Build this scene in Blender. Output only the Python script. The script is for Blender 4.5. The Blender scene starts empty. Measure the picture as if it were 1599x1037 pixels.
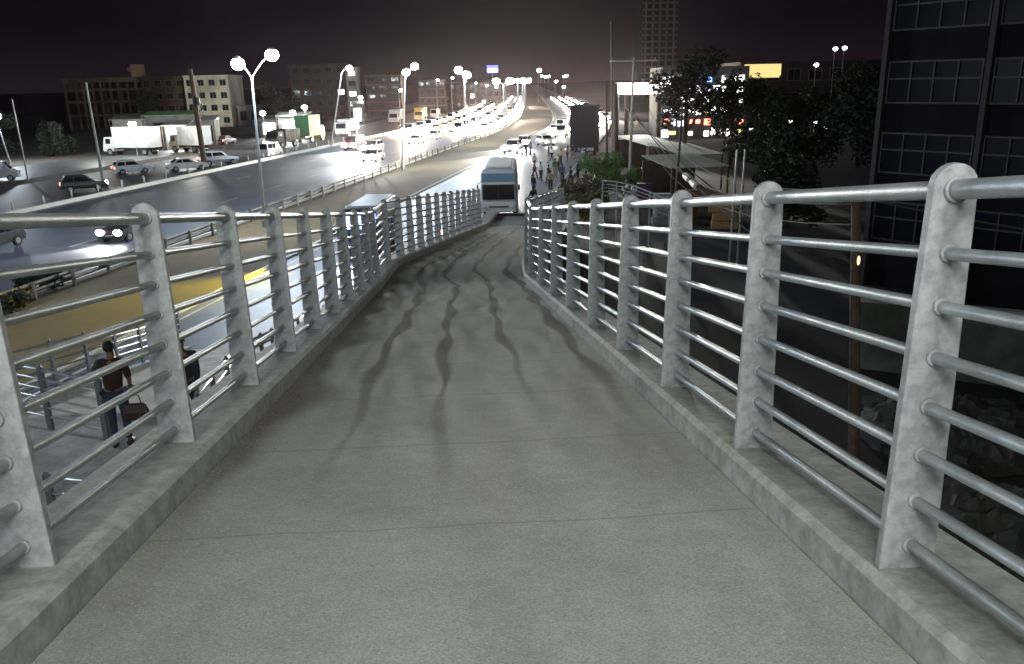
import bpy, math, random
from math import sin, cos, tan, pi, radians, hypot, atan2, exp, sqrt
from mathutils import Vector, Matrix
random.seed(7)
S = bpy.context.scene
COL = S.collection

# ------------------------------------------------------------------ camera
cam_d = bpy.data.cameras.new("camera")
cam = bpy.data.objects.new("camera", cam_d); COL.objects.link(cam)
cam_d.sensor_fit = 'HORIZONTAL'; cam_d.sensor_width = 36.0
cam_d.lens = 1300.0 / 1599.0 * 36.0
cam_d.clip_start = 0.05; cam_d.clip_end = 6000
yaw, pitch, roll = radians(3.8675), radians(16.8), radians(1.2)
f = Vector((sin(yaw)*cos(pitch), cos(yaw)*cos(pitch), -sin(pitch)))
r0 = Vector((cos(yaw), -sin(yaw), 0)); u0 = r0.cross(f)
r = r0*cos(roll) - u0*sin(roll); u = u0*cos(roll) + r0*sin(roll)
m = Matrix((r, u, -f)).transposed().to_4x4(); m.translation = Vector((0, 0, 9.0))
cam.matrix_world = m
S.camera = cam

# ------------------------------------------------------------------ render / exposure
S.view_settings.view_transform = 'Standard'; S.view_settings.look = 'None'
S.view_settings.exposure = 0.92; S.view_settings.gamma = 1.0
S.render.engine = 'CYCLES'
S.cycles.use_denoising = True
S.cycles.max_bounces = 4; S.cycles.diffuse_bounces = 2; S.cycles.glossy_bounces = 2
S.cycles.transmission_bounces = 2; S.cycles.volume_bounces = 0; S.cycles.transparent_max_bounces = 6
S.cycles.sample_clamp_indirect = 4.0

# ------------------------------------------------------------------ world: night sky with the town's glow low over the road
W = bpy.data.worlds.new("World"); S.world = W; W.use_nodes = True
nt = W.node_tree; N = nt.nodes; L = nt.links; N.clear()
out = N.new('ShaderNodeOutputWorld')
sky = N.new('ShaderNodeTexSky'); sky.sky_type = 'NISHITA'; sky.sun_disc = False
sky.sun_elevation = radians(-4); sky.sun_rotation = radians(190)
bg1 = N.new('ShaderNodeBackground'); bg1.inputs[1].default_value = 0.05
L.new(sky.outputs[0], bg1.inputs[0])
tc = N.new('ShaderNodeTexCoord'); sep = N.new('ShaderNodeSeparateXYZ'); L.new(tc.outputs['Generated'], sep.inputs[0])
rampn = N.new('ShaderNodeValToRGB')
mr = N.new('ShaderNodeMapRange'); mr.inputs[1].default_value = -0.1; mr.inputs[2].default_value = 0.4
L.new(sep.outputs['Z'], mr.inputs[0]); L.new(mr.outputs[0], rampn.inputs[0])
e = rampn.color_ramp.elements
e[0].position = 0.18; e[0].color = (0.030, 0.020, 0.024, 1)
e[1].position = 1.0; e[1].color = (0.005, 0.0035, 0.011, 1)
e2 = rampn.color_ramp.elements.new(0.32); e2.color = (0.012, 0.0065, 0.014, 1)
bg2 = N.new('ShaderNodeBackground'); bg2.inputs[1].default_value = 0.24
L.new(rampn.outputs[0], bg2.inputs[0])
# glow of the town over the far end of the road
dotn = N.new('ShaderNodeVectorMath'); dotn.operation = 'DOT_PRODUCT'
dotn.inputs[1].default_value = Vector((0.093, 1.0, 0.0)).normalized()
L.new(tc.outputs['Generated'], dotn.inputs[0])
pw = N.new('ShaderNodeMath'); pw.operation = 'POWER'; pw.inputs[1].default_value = 110
cl = N.new('ShaderNodeMath'); cl.operation = 'MAXIMUM'; cl.inputs[1].default_value = 0.0
L.new(dotn.outputs['Value'], cl.inputs[0]); L.new(cl.outputs[0], pw.inputs[0])
ml = N.new('ShaderNodeMath'); ml.operation = 'MULTIPLY'; ml.inputs[1].default_value = 0.012
L.new(pw.outputs[0], ml.inputs[0])
bg3 = N.new('ShaderNodeBackground'); bg3.inputs[0].default_value = (1.0, 0.80, 0.72, 1)
L.new(ml.outputs[0], bg3.inputs[1])
a1 = N.new('ShaderNodeAddShader'); a2 = N.new('ShaderNodeAddShader')
L.new(bg1.outputs[0], a1.inputs[0]); L.new(bg2.outputs[0], a1.inputs[1])
L.new(a1.outputs[0], a2.inputs[0]); L.new(bg3.outputs[0], a2.inputs[1]); L.new(a2.outputs[0], out.inputs[0])

# ------------------------------------------------------------------ materials
MATS = {}
def mat(name, col, rough=0.7, metal=0.0, var=0.25, scale=3.0, emit=None, es=0.0, bump=0.0, bscale=30.0, two=None, coat=0.0, dirt=0.0):
    if name in MATS: return MATS[name]
    M = bpy.data.materials.new(name); M.use_nodes = True
    t = M.node_tree; n = t.nodes; l = t.links
    b = n['Principled BSDF']
    b.inputs['Roughness'].default_value = rough; b.inputs['Metallic'].default_value = metal
    if coat: b.inputs['Coat Weight'].default_value = coat
    c = tuple(col) + (1,)
    b.inputs['Base Color'].default_value = c
    if var > 0:
        tc = n.new('ShaderNodeTexCoord')
        ns = n.new('ShaderNodeTexNoise'); ns.inputs['Scale'].default_value = scale; ns.inputs['Detail'].default_value = 8
        ns.inputs['Roughness'].default_value = 0.62
        l.new(tc.outputs['Object'], ns.inputs['Vector'])
        mr = n.new('ShaderNodeMapRange'); mr.inputs[1].default_value = 0.3; mr.inputs[2].default_value = 0.7
        l.new(ns.outputs['Fac'], mr.inputs[0])
        mx = n.new('ShaderNodeMix'); mx.data_type = 'RGBA'
        lo = two if two else tuple(x*(1-var) for x in col); hi = tuple(min(1, x*(1+var)) for x in col) if not two else col
        mx.inputs['A'].default_value = tuple(lo) + (1,); mx.inputs['B'].default_value = tuple(hi) + (1,)
        l.new(mr.outputs[0], mx.inputs['Factor']); l.new(mx.outputs['Result'], b.inputs['Base Color'])
        if dirt:
            n3 = n.new('ShaderNodeTexNoise'); n3.inputs['Scale'].default_value = scale*0.23; n3.inputs['Detail'].default_value = 5
            l.new(tc.outputs['Object'], n3.inputs['Vector'])
            m3 = n.new('ShaderNodeMapRange'); m3.inputs[1].default_value = 0.38; m3.inputs[2].default_value = 0.62
            m3.inputs[3].default_value = 1-dirt; m3.inputs[4].default_value = 1.0
            l.new(n3.outputs['Fac'], m3.inputs[0])
            vm = n.new('ShaderNodeVectorMath'); vm.operation = 'SCALE'
            l.new(mx.outputs['Result'], vm.inputs[0]); l.new(m3.outputs[0], vm.inputs['Scale'])
            l.new(vm.outputs[0], b.inputs['Base Color'])
        if bump:
            n2 = n.new('ShaderNodeTexNoise'); n2.inputs['Scale'].default_value = bscale; n2.inputs['Detail'].default_value = 6
            l.new(tc.outputs['Object'], n2.inputs['Vector'])
            bp = n.new('ShaderNodeBump'); bp.inputs['Strength'].default_value = bump; bp.inputs['Distance'].default_value = 0.02
            l.new(n2.outputs['Fac'], bp.inputs['Height']); l.new(bp.outputs[0], b.inputs['Normal'])
    if emit:
        b.inputs['Emission Color'].default_value = tuple(emit) + (1,); b.inputs['Emission Strength'].default_value = es
    MATS[name] = M
    return M
def paint(name, col): return mat('paint_'+name, col, 0.3, 0.0, 0.12, 2.0, coat=0.4)
def glow(name, col, s): return mat('glow_'+name, (0.8, 0.8, 0.8), 0.4, 0, 0, emit=col, es=s)

GLASS = mat('dark_glass', (0.012, 0.014, 0.018), 0.08, 0.0, 0)
TYRE = mat('tyre_rubber', (0.02, 0.02, 0.02), 0.85, 0, 0.2)
RIM = mat('wheel_metal', (0.35, 0.35, 0.36), 0.35, 0.8, 0.1)
BLACK = mat('black_trim', (0.02, 0.02, 0.022), 0.6, 0, 0.2)
WHITEP = mat('plate_white', (0.7, 0.7, 0.66), 0.5, 0, 0.05)
CONC = mat('concrete', (0.36, 0.355, 0.33), 0.85, 0, 0.22, 5.0, bump=0.5, bscale=60, dirt=0.3)
KERBM = mat('kerb_concrete', (0.44, 0.45, 0.42), 0.8, 0, 0.16, 45.0, bump=0.12, bscale=90, dirt=0.3)
POSTM = mat('railing_paint', (.385, .395, .405), 0.6, 0.0, 0.09, 95.0, bump=0.15, bscale=70, dirt=0.3)
TUBEM = mat('galvanised_tube', (0.42, 0.44, 0.44), 0.4, 0.4, 0.14, 12.0, bump=0.1, bscale=60, dirt=0.2)
ASPH = mat('asphalt', (0.085, 0.10, 0.13), 0.5, 0, 0.25, 0.5, bump=0.25, bscale=20, dirt=0.25)
ASPH2 = mat('asphalt_worn', (0.10, 0.098, 0.094), 0.55, 0, 0.3, 0.4, bump=0.3, bscale=18, dirt=0.3)
EARTH = mat('earth', (0.10, 0.075, 0.055), 0.95, 0, 0.4, 0.12, bump=0.7, bscale=3, two=(0.045, 0.04, 0.03), dirt=0.35)
GRASSG = mat('verge_ground', (0.145, 0.105, 0.05), 0.95, 0, 0.4, 0.22, bump=0.4, bscale=4, two=(0.08, 0.065, 0.03), dirt=0.35)
LINE = mat('road_paint', (0.6, 0.58, 0.5), 0.6, 0, 0.35, 3.0, dirt=0.4)
RUBB = mat('joint_rubber', (.02, .018, .016), .8, 0, .2)
STEEL = mat('pole_steel', (0.32, 0.33, 0.33), 0.5, 0.4, 0.15, 3)
WOOD = mat('pole_wood', (0.11, 0.075, 0.05), 0.85, 0, 0.3, 6, bump=0.4)
FOL = mat('foliage', (0.014, 0.022, 0.010), 0.8, 0, 0.4, 0.8)
BARK = mat('bark', (0.09, 0.065, 0.045), 0.9, 0, 0.3, 5)
LAMPW = glow('lamp_white', (0.92, 0.97, 1.0), 60)
LAMPS_ = glow('lamp_far', (1.0, 0.96, 0.92), 25)
HEADL = glow('headlight', (1.0, 0.97, 0.90), 60)
TAILL = glow('taillight', (1.0, 0.10, 0.08), 9)

# ------------------------------------------------------------------ mesh helpers
class MB:
    def __init__(s): s.v = []; s.f = []; s.m = []
    def add(s, vs, fs, mi=0):
        o = len(s.v); s.v += [tuple(p) for p in vs]
        s.f += [tuple(i+o for i in q) for q in fs]; s.m += [mi]*len(fs); return s
    def box(s, c, d, rz=0, mi=0):
        x, y, z = d[0]/2, d[1]/2, d[2]/2; cs, sn = cos(rz), sin(rz); vs = []
        for a in (-x, x):
            for b in (-y, y):
                for e in (-z, z): vs.append((c[0]+a*cs-b*sn, c[1]+a*sn+b*cs, c[2]+e))
        return s.add(vs, [(0,1,3,2),(4,6,7,5),(0,4,5,1),(2,3,7,6),(0,2,6,4),(1,5,7,3)], mi)
    def tube(s, pts, rad, n=8, mi=0, cap=True):
        pts = [Vector(p) for p in pts]; k = len(pts)
        rr = rad if isinstance(rad, (list, tuple)) else [rad]*k
        vs = []; fs = []
        for i, p in enumerate(pts):
            d = (pts[min(i+1, k-1)] - pts[max(i-1, 0)]).normalized()
            a = d.cross(Vector((0, 0, 1)))
            if a.length < 0.05: a = d.cross(Vector((1, 0, 0)))
            a.normalize(); b = a.cross(d)
            for j in range(n):
                t = 2*pi*j/n; vs.append(p + a*cos(t)*rr[i] + b*sin(t)*rr[i])
        for i in range(k-1):
            for j in range(n):
                fs.append((i*n+j, i*n+(j+1) % n, (i+1)*n+(j+1) % n, (i+1)*n+j))
        if cap: fs.append(tuple(range(n))[::-1]); fs.append(tuple((k-1)*n+j for j in range(n)))
        return s.add(vs, fs, mi)
    def prism(s, poly, hw, mi=0, x0=0.0):
        """polygon in (y,z), symmetric about x0 with half-width hw (number or one per vertex)"""
        n = len(poly); w = hw if isinstance(hw, (list, tuple)) else [hw]*n
        vs = [(x0-w[i], poly[i][0], poly[i][1]) for i in range(n)] + [(x0+w[i], poly[i][0], poly[i][1]) for i in range(n)]
        fs = [tuple(range(n)), tuple(range(2*n-1, n-1, -1))] + [(i, i+n, (i+1) % n+n, (i+1) % n) for i in range(n)]
        return s.add(vs, fs, mi)
    def ball(s, c, rad, n=8, k=6, mi=0):
        R = rad if isinstance(rad, (list, tuple)) else (rad,)*3
        vs = [(c[0], c[1], c[2]-R[2])]; fs = []
        for i in range(1, k):
            ph = -pi/2 + pi*i/k
            for j in range(n):
                t = 2*pi*j/n; vs.append((c[0]+R[0]*cos(ph)*cos(t), c[1]+R[1]*cos(ph)*sin(t), c[2]+R[2]*sin(ph)))
        vs.append((c[0], c[1], c[2]+R[2])); top = len(vs)-1
        for j in range(n):
            fs.append((0, 1+(j+1) % n, 1+j)); fs.append((top, top-n+j, top-n+(j+1) % n))
        for i in range(k-2):
            for j in range(n):
                a = 1+i*n; fs.append((a+j, a+(j+1) % n, a+n+(j+1) % n, a+n+j))
        return s.add(vs, fs, mi)
    def quad(s, a, b, c, d, mi=0): return s.add([a, b, c, d], [(0, 1, 2, 3)], mi)
    def mesh(s, name, mats):
        me = bpy.data.meshes.new(name); me.from_pydata(s.v, [], s.f)
        for x in (mats if isinstance(mats, (list, tuple)) else [mats]): me.materials.append(x)
        if any(s.m): me.polygons.foreach_set('material_index', s.m)
        me.update(); return me
    def build(s, name, mats, parent=None, smooth=False, bevel=0.0):
        o = bpy.data.objects.new(name, s.mesh(name, mats)); COL.objects.link(o)
        if parent: o.parent = parent
        if smooth:
            for p in o.data.polygons: p.use_smooth = True
        if bevel:
            b = o.modifiers.new('bevel', 'BEVEL'); b.width = bevel; b.segments = 2; b.limit_method = 'ANGLE'
        return o
def tag(o, label=None, cat=None, group=None, kind=None):
    if label: o['label'] = label
    if cat: o['category'] = cat
    if group: o['group'] = group
    if kind: o['kind'] = kind
    return o
def thing(name, label, cat, loc=(0, 0, 0), rz=0.0, group=None):
    o = bpy.data.objects.new(name, None); COL.objects.link(o); o.empty_display_size = 0.2
    o.location = loc; o.rotation_euler = (0, 0, rz); return tag(o, label, cat, group)
def copy_tree(o, kids, parent=None):
    c = o.copy(); COL.objects.link(c)
    if parent: c.parent = parent
    for ch in kids.get(o, []): copy_tree(ch, kids, c)
    return c
def dup(root, label, loc, rz=0.0, group=None):
    kids = {}
    for q in COL.objects:
        if q.parent: kids.setdefault(q.parent, []).append(q)
    c = copy_tree(root, kids); c.location = loc; c.rotation_euler = (0, 0, rz); c['label'] = label
    if group: c['group'] = group
    return c
def spot(name, loc, aim, power, col, size=radians(120), blend=0.6, rad=0.15, parent=None):
    d = bpy.data.lights.new(name, 'SPOT'); d.energy = power; d.color = col; d.spot_size = size; d.spot_blend = blend
    d.shadow_soft_size = rad
    o = bpy.data.objects.new(name, d); COL.objects.link(o)
    o.location = loc; o.rotation_euler = (Vector(aim)-Vector(loc)).to_track_quat('-Z', 'Y').to_euler()
    if parent: o.parent = parent
    return o
def point(name, loc, power, col, rad=0.2, parent=None):
    d = bpy.data.lights.new(name, 'POINT'); d.energy = power; d.color = col; d.shadow_soft_size = rad
    o = bpy.data.objects.new(name, d); COL.objects.link(o); o.location = loc
    if parent: o.parent = parent
    return o

# ------------------------------------------------------------------ the road line: x of the guard rail at distance y
def G(y):
    if y < 150: return -18.97 + 0.235*(y-36.43)
    return 7.72 + 0.09*(y-150) + 5.8*(1-exp(-(y-150)/40))
def HD(y):  # heading as rotation about z
    return -atan2(G(y+1)-G(y-1), 2)
YS = [-140, -80, -40, -20, 0, 20, 40, 60, 80, 100, 120, 140, 150, 160, 175, 190, 205, 220, 240, 260, 290, 330, 380, 450, 550, 700, 900, 1200, 1600]
def strip(name, o0, o1, z, m, kind='structure', ys=None, h=0.0):
    b = MB(); ys = ys or YS; n = len(ys)
    f0 = o0 if callable(o0) else (lambda y: o0); f1 = o1 if callable(o1) else (lambda y: o1)
    for i in range(n-1):
        y0, y1 = ys[i], ys[i+1]
        A = (G(y0)+f0(y0), y0); B = (G(y0)+f1(y0), y0); C_ = (G(y1)+f1(y1), y1); D = (G(y1)+f0(y1), y1)
        if h:
            b.add([(p[0], p[1], zz) for zz in (z, z+h) for p in (A, B, C_, D)],
                  [(4,5,6,7), (0,1,5,4), (1,2,6,5), (2,3,7,6), (3,0,4,7)])
        else: b.quad(*[(p[0], p[1], z) for p in (A, B, C_, D)])
    o = b.build(name, m); tag(o, kind=kind) if kind else None
    return o
gb = MB(); gb.quad((-2500, -600, 0), (2500, -600, 0), (2500, 3000, 0), (-2500, 3000, 0)); tag(gb.build('ground', EARTH), kind='structure')
strip('highway', -21.0, -0.8, 0.012, ASPH)
strip('side_road', -36.0, -23.2, 0.012, ASPH2)
strip('back_road', -52.0, -39.5, 0.012, ASPH2)
strip('service_road', 8.0, 20.0, 0.012, ASPH)
strip('verge', -0.8, 7.75, 0.006, GRASSG)
strip('median', -23.2, -21.35, 0.006, GRASSG)
strip('kerb', -21.35, -21.0, 0.0, KERBM, h=0.35)
strip('kerb', 7.75, 8.0, 0.0, KERBM, h=0.14)
strip('kerb', 20.0, 20.25, 0.0, KERBM, h=0.14)
strip('kerb', -0.8, -0.6, 0.0, KERBM, h=0.14)
mk = MB()
for off in (-14.6, -7.4):
    y = -30
    while y < 330:
        mk.quad((G(y)+off-.07, y, .017), (G(y)+off+.07, y, .017), (G(y+3)+off+.07, y+3, .017), (G(y+3)+off-.07, y+3, .017)); y += 9
for off in (-20.5, -1.3, 19.5, 8.5):
    for i in range(len(YS)-8):
        y, y2 = YS[i], YS[i+1]
        mk.quad((G(y)+off-.06, y, .017), (G(y)+off+.06, y, .017), (G(y2)+off+.06, y2, .017), (G(y2)+off-.06, y2, .017))
tag(mk.build('road_markings', LINE), kind='structure')
strip('yard', 27.0, 110.0, 0.005, mat('yard_shade', (.018, .014, .014), .95, 0, .4, .4, bump=.6), ys=[-40, 0, 20, 40, 60, 80, 100, 120, 140, 150, 190])  # near-black strip over the earth, the yard's unlit darkness put into colour
# paved apron where the crowd waits
ap = MB(); ap.quad((G(45)+20.25, 45, .008), (G(45)+27, 45, .008), (G(135)+27, 135, .008), (G(135)+20.25, 135, .008))
tag(ap.build('pavement', mat('apron', (0.24, 0.20, 0.16), 0.9, 0, 0.3, 0.5, bump=.4, dirt=.3)), kind='structure')

# ------------------------------------------------------------------ footbridge ramp
PATH = [(-.03, -10.0, 9.1), (-.03, 16.2, 5.17), (.10, 18.2, 5.10), (2.72, 32.2, 3.56), (3.22, 34.9, 3.55), (4.95, 44.3, 0.03)]
HW = 1.37
def frames(path):
    res = []
    for i, p in enumerate(path):
        p = Vector(p); a = Vector(path[max(i-1, 0)]); b = Vector(path[min(i+1, len(path)-1)])
        d1 = (p-a); d2 = (b-p); d1.z = d2.z = 0
        d1 = d1.normalized() if d1.length else d2.normalized(); d2 = d2.normalized() if d2.length else d1
        t = (d1+d2).normalized(); n = Vector((t.y, -t.x, 0)); res.append((p, n/ max(.3, n.dot(Vector((d1.y, -d1.x, 0))))))
    return res
FR = frames(PATH)
def at(i, t, off, dz=0):
    p0, n0 = FR[i]; p1, n1 = FR[i+1]
    p = p0.lerp(p1, t) + n0.lerp(n1, t)*off; return Vector((p.x, p.y, p.z+dz))
STREAKS = [
 ([(-.72, 2.6), (-.75, 3.97), (-.72, 4.96), (-.76, 8.1), (-.68, 10.37), (-.63, 13.31), (-.61, 15.81), (-.83, 17.14), (-.59, 18.46), (-.01, 21.25), (1.09, 27.76)], .060),
 ([(-.13, 2.4), (-.13, 3.87), (-.14, 5.94), (-.15, 7.95), (-.13, 9.92), (-.09, 12.35), (.03, 15.4), (-.24, 17.02), (-.1, 18.28), (.37, 22.04), (1.57, 28.73)], .055),
 ([(.54, 3.9), (.53, 5.81), (.52, 7.77), (.48, 9.74), (.57, 12.87), (.65, 16.25), (.38, 17.41), (.63, 19.43), (1.16, 23.25), (2.3, 30.5)], .050),
 ([(1.17, 3.2), (1.17, 7.84), (1.21, 11.16), (1.23, 12.93), (1.25, 15.59), (1.07, 17.35), (1.21, 18.59), (1.74, 22.12), (2.48, 26.5)], .075),
 ([(-1.40, -2), (-1.40, 5), (-1.38, 16.5), (-1.26, 18.3), (1.36, 32.2)], .26),  # left band: damp stain with the kerb's shadow painted into it
]
def dist_poly(x, y, P):
    best = 9
    for i in range(len(P)-1):
        ax, ay = P[i]; bx, by = P[i+1]
        if y < ay-1 or y > by+1: continue
        dx, dy = bx-ax, by-ay; t = max(0, min(1, ((x-ax)*dx+(y-ay)*dy)/(dx*dx+dy*dy)))
        d = hypot(x-ax-t*dx, y-ay-t*dy)
        if d < best: best = d
    return best
bridge = thing('footbridge', 'long grey concrete footbridge ramp descending ahead with wavy dark damp streaks', 'footbridge')
NX = 130
dv = []; df = []; att = []; jt = []
rows = []
for i in range(5):
    L_ = (FR[i+1][0]-FR[i][0]).length; k = int(L_/(.07 if i < 3 else .4))
    for j in range(k + (1 if i == 4 else 0)): rows.append((i, j/k))
acc = 0; prev = None
for (i, t) in rows:
    for a in range(NX+1):
        off = -HW + 2*HW*a/NX
        p = at(i, t, off); dv.append(tuple(p))
        w = 0
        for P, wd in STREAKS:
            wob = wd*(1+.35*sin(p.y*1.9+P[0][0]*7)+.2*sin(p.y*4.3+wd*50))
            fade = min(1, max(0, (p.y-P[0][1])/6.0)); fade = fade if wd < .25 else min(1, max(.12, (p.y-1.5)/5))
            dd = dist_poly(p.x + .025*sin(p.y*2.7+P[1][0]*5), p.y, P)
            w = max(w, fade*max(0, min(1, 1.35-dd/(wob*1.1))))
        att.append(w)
        # right-hand foot of the kerb carries broken dirt
R_ = len(rows)
for q in range(R_-1):
    for a in range(NX): o = q*(NX+1)+a; df.append((o, o+1, o+NX+2, o+NX+1))
me = bpy.data.meshes.new('deck'); me.from_pydata(dv, [], df)
at_ = me.attributes.new('wet_shade', 'FLOAT', 'POINT'); at_.data.foreach_set('value', att)  # stain weight, including the shade painted into the left band
deck = bpy.data.objects.new('deck', me); COL.objects.link(deck); deck.parent = bridge
DM = bpy.data.materials.new('deck_concrete'); DM.use_nodes = True
n = DM.node_tree.nodes; l = DM.node_tree.links; b = n['Principled BSDF']
tc = n.new('ShaderNodeTexCoord')
def nz(sc, det, lo, hi, o0=0.0, o1=1.0):
    t = n.new('ShaderNodeTexNoise'); t.inputs['Scale'].default_value = sc; t.inputs['Detail'].default_value = det; t.inputs['Roughness'].default_value = .65
    l.new(tc.outputs['Object'], t.inputs['Vector'])
    q = n.new('ShaderNodeMapRange'); q.inputs[1].default_value = lo; q.inputs[2].default_value = hi; q.inputs[3].default_value = o0; q.inputs[4].default_value = o1
    l.new(t.outputs['Fac'], q.inputs[0]); return q.outputs[0]
def mixc(fac, A, B):
    x = n.new('ShaderNodeMix'); x.data_type = 'RGBA'
    l.new(fac, x.inputs['Factor'])
    for s_, v in (('A', A), ('B', B)):
        if isinstance(v, tuple): x.inputs[s_].default_value = v + (1,)
        else: l.new(v, x.inputs[s_])
    return x.outputs['Result']
base = mixc(nz(1.1, 6, .35, .65), (.38, .40, .345), (.50, .525, .455))
base = mixc(nz(9, 8, .35, .7, 0, .45), base, (.28, .275, .24))
base = mixc(nz(45, 4, .5, .75, 0, .35), base, (.44, .44, .42))
wa = n.new('ShaderNodeAttribute'); wa.attribute_name = 'wet_shade'
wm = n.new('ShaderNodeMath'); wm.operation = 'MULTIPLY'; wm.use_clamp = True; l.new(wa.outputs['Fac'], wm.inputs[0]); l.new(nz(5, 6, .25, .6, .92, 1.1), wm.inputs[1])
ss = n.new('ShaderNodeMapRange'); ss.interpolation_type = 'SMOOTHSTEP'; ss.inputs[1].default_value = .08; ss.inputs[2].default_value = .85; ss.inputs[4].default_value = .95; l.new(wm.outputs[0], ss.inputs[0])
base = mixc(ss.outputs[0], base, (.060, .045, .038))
# patchy dark dirt, long blotches
mp = n.new('ShaderNodeMapping'); mp.inputs['Scale'].default_value = (1.6, .45, 1); l.new(tc.outputs['Object'], mp.inputs[0])
t = n.new('ShaderNodeTexNoise'); t.inputs['Scale'].default_value = .9; t.inputs['Detail'].default_value = 5; l.new(mp.outputs[0], t.inputs['Vector'])
q = n.new('ShaderNodeMapRange'); q.inputs[1].default_value = .52; q.inputs[2].default_value = .70; q.inputs[4].default_value = .3; l.new(t.outputs['Fac'], q.inputs[0])
base = mixc(q.outputs[0], base, (.14, .12, .095))
base = mixc(nz(110, 4, .40, .62, 0, .62), base, (.20, .19, .17))
base = mixc(nz(85, 3, .56, .70, 0, .6), base, (.60, .59, .54))
# cross joints in the screed every 1.3 m: thin dark lines
sp = n.new('ShaderNodeSeparateXYZ'); l.new(tc.outputs['Object'], sp.inputs[0])
def M_(op, a_, b_=None):
    x = n.new('ShaderNodeMath'); x.operation = op
    for k_, v in enumerate((a_, b_)):
        if v is None: continue
        if isinstance(v, (int, float)): x.inputs[k_].default_value = v
        else: l.new(v, x.inputs[k_])
    return x.outputs[0]
yy = M_('ADD', sp.outputs['Y'], M_('MULTIPLY', nz(1.7, 3, 0, 1, -.06, .06), 1.0))
fr = M_('ABSOLUTE', M_('SUBTRACT', M_('FRACT', M_('DIVIDE', yy, 1.33)), .5))
jl = M_('MULTIPLY', M_('LESS_THAN', fr, .006), .35)
base = mixc(jl, base, (.10, .085, .07))
l.new(base, b.inputs['Base Color'])
rr = mixc(ss.outputs[0], (.9, .9, .9), (.95, .95, .95)); l.new(rr, b.inputs['Roughness'])
bp = n.new('ShaderNodeBump'); bp.inputs['Strength'].default_value = .5; bp.inputs['Distance'].default_value = .012
l.new(nz(26, 8, 0, 1), bp.inputs['Height']); l.new(bp.outputs[0], b.inputs['Normal'])
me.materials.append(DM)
for p in me.polygons: p.use_smooth = True
zs = [dv[q*(NX+1)+NX//2][2] for q in range(R_)]
for q in range(R_-36):
    lo_, hi_ = max(0, q-9), min(R_-1, q+9); dz_ = sum(zs[lo_:hi_+1])/(hi_-lo_+1)-zs[q] if q > 9 else 0
    for a in range(NX+1): me.vertices[q*(NX+1)+a].co.z += max(-.02, dz_)
# slab body under the surface, kerbs, fascia
def section(name, pts, m_, i0=0, i1=5, bevel=0.0):
    """extrude a cross-section polygon (offset, dz) along the path"""
    b_ = MB(); k = len(pts); vs = []
    for i in range(i0, i1+1):
        p, nn = FR[i]
        for (o, dz) in pts: vs.append((p.x+nn.x*o, p.y+nn.y*o, p.z+dz))
    fs = []
    for i in range(i1-i0):
        for j in range(k): fs.append((i*k+j, i*k+(j+1) % k, (i+1)*k+(j+1) % k, (i+1)*k+j))
    fs.append(tuple(range(k))); fs.append(tuple(((i1-i0)*k+j) for j in range(k))[::-1])
    b_.add(vs, fs); return b_.build(name, m_, bridge, bevel=bevel)
section('slab', [(-1.80, -.02), (-1.80, -.30), (-1.2, -.55), (1.2, -.55), (1.80, -.30), (1.80, -.02)], CONC)
section('kerb', [(-1.82, -.015), (-1.82, .15), (-1.41, .15), (-1.38, .12), (-1.375, -.015)], KERBM)
section('kerb', [(1.375, -.015), (1.38, .12), (1.41, .15), (1.82, .15), (1.82, -.015)], KERBM)
for (x, y, zt) in ((-.03, -1.5, 7.3), (-.03, 11.5, 5.35), (1.5, 25.5, 3.75)):
    pb = MB(); pb.tube([(x, y, 0), (x, y, zt-.5)], .38, 20); pb.box((x, y, zt-.35), (2.6, .7, .5)); pb.build('pier', CONC, bridge)

b_ = MB(); p0_, p1_ = at(3, 1.0, -1.37, .0), at(3, 1.0, 1.37, .0); c_ = (p0_+p1_)/2
b_.box((c_.x, c_.y, c_.z+.03), ((p1_-p0_).length, .22, .10), atan2(p1_.y-p0_.y, p1_.x-p0_.x)); b_.build('end_joint', RUBB, bridge, bevel=.02)
# railings ---------------------------------------------------------
PH = 1.35; RZ = [.09, .255, .42, .585, .75, .915, 1.08, 1.27]
def post_mesh():
    b_ = MB(); w0, w1, t_ = .096, .069, .018
    out_ = [(-w0, 0), (w0, 0)]
    for a in range(13):
        th = pi*a/12; out_.append((w1*cos(th), PH-w1+w1*sin(th)))
    k = len(out_)
    b_.add([(x, -t_, z) for x, z in out_] + [(x, t_, z) for x, z in out_],
           [tuple(range(k)), tuple(range(2*k-1, k-1, -1))] + [(i, i+k, (i+1) % k+k, (i+1) % k) for i in range(k)])
    for kk, h in enumerate(RZ): b_.tube([(0, -.030, h+.0045), (0, .030, h-.0045)], .040 if kk == 7 else .0285, 14)
    return b_.mesh('post', POSTM)
PM = post_mesh()
def collar_mesh(rad):
    b_ = MB(); b_.tube([(0, -.035, 0), (0, -.016, 0)], rad+.009, 14); return b_.mesh('collar', TUBEM)
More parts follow.
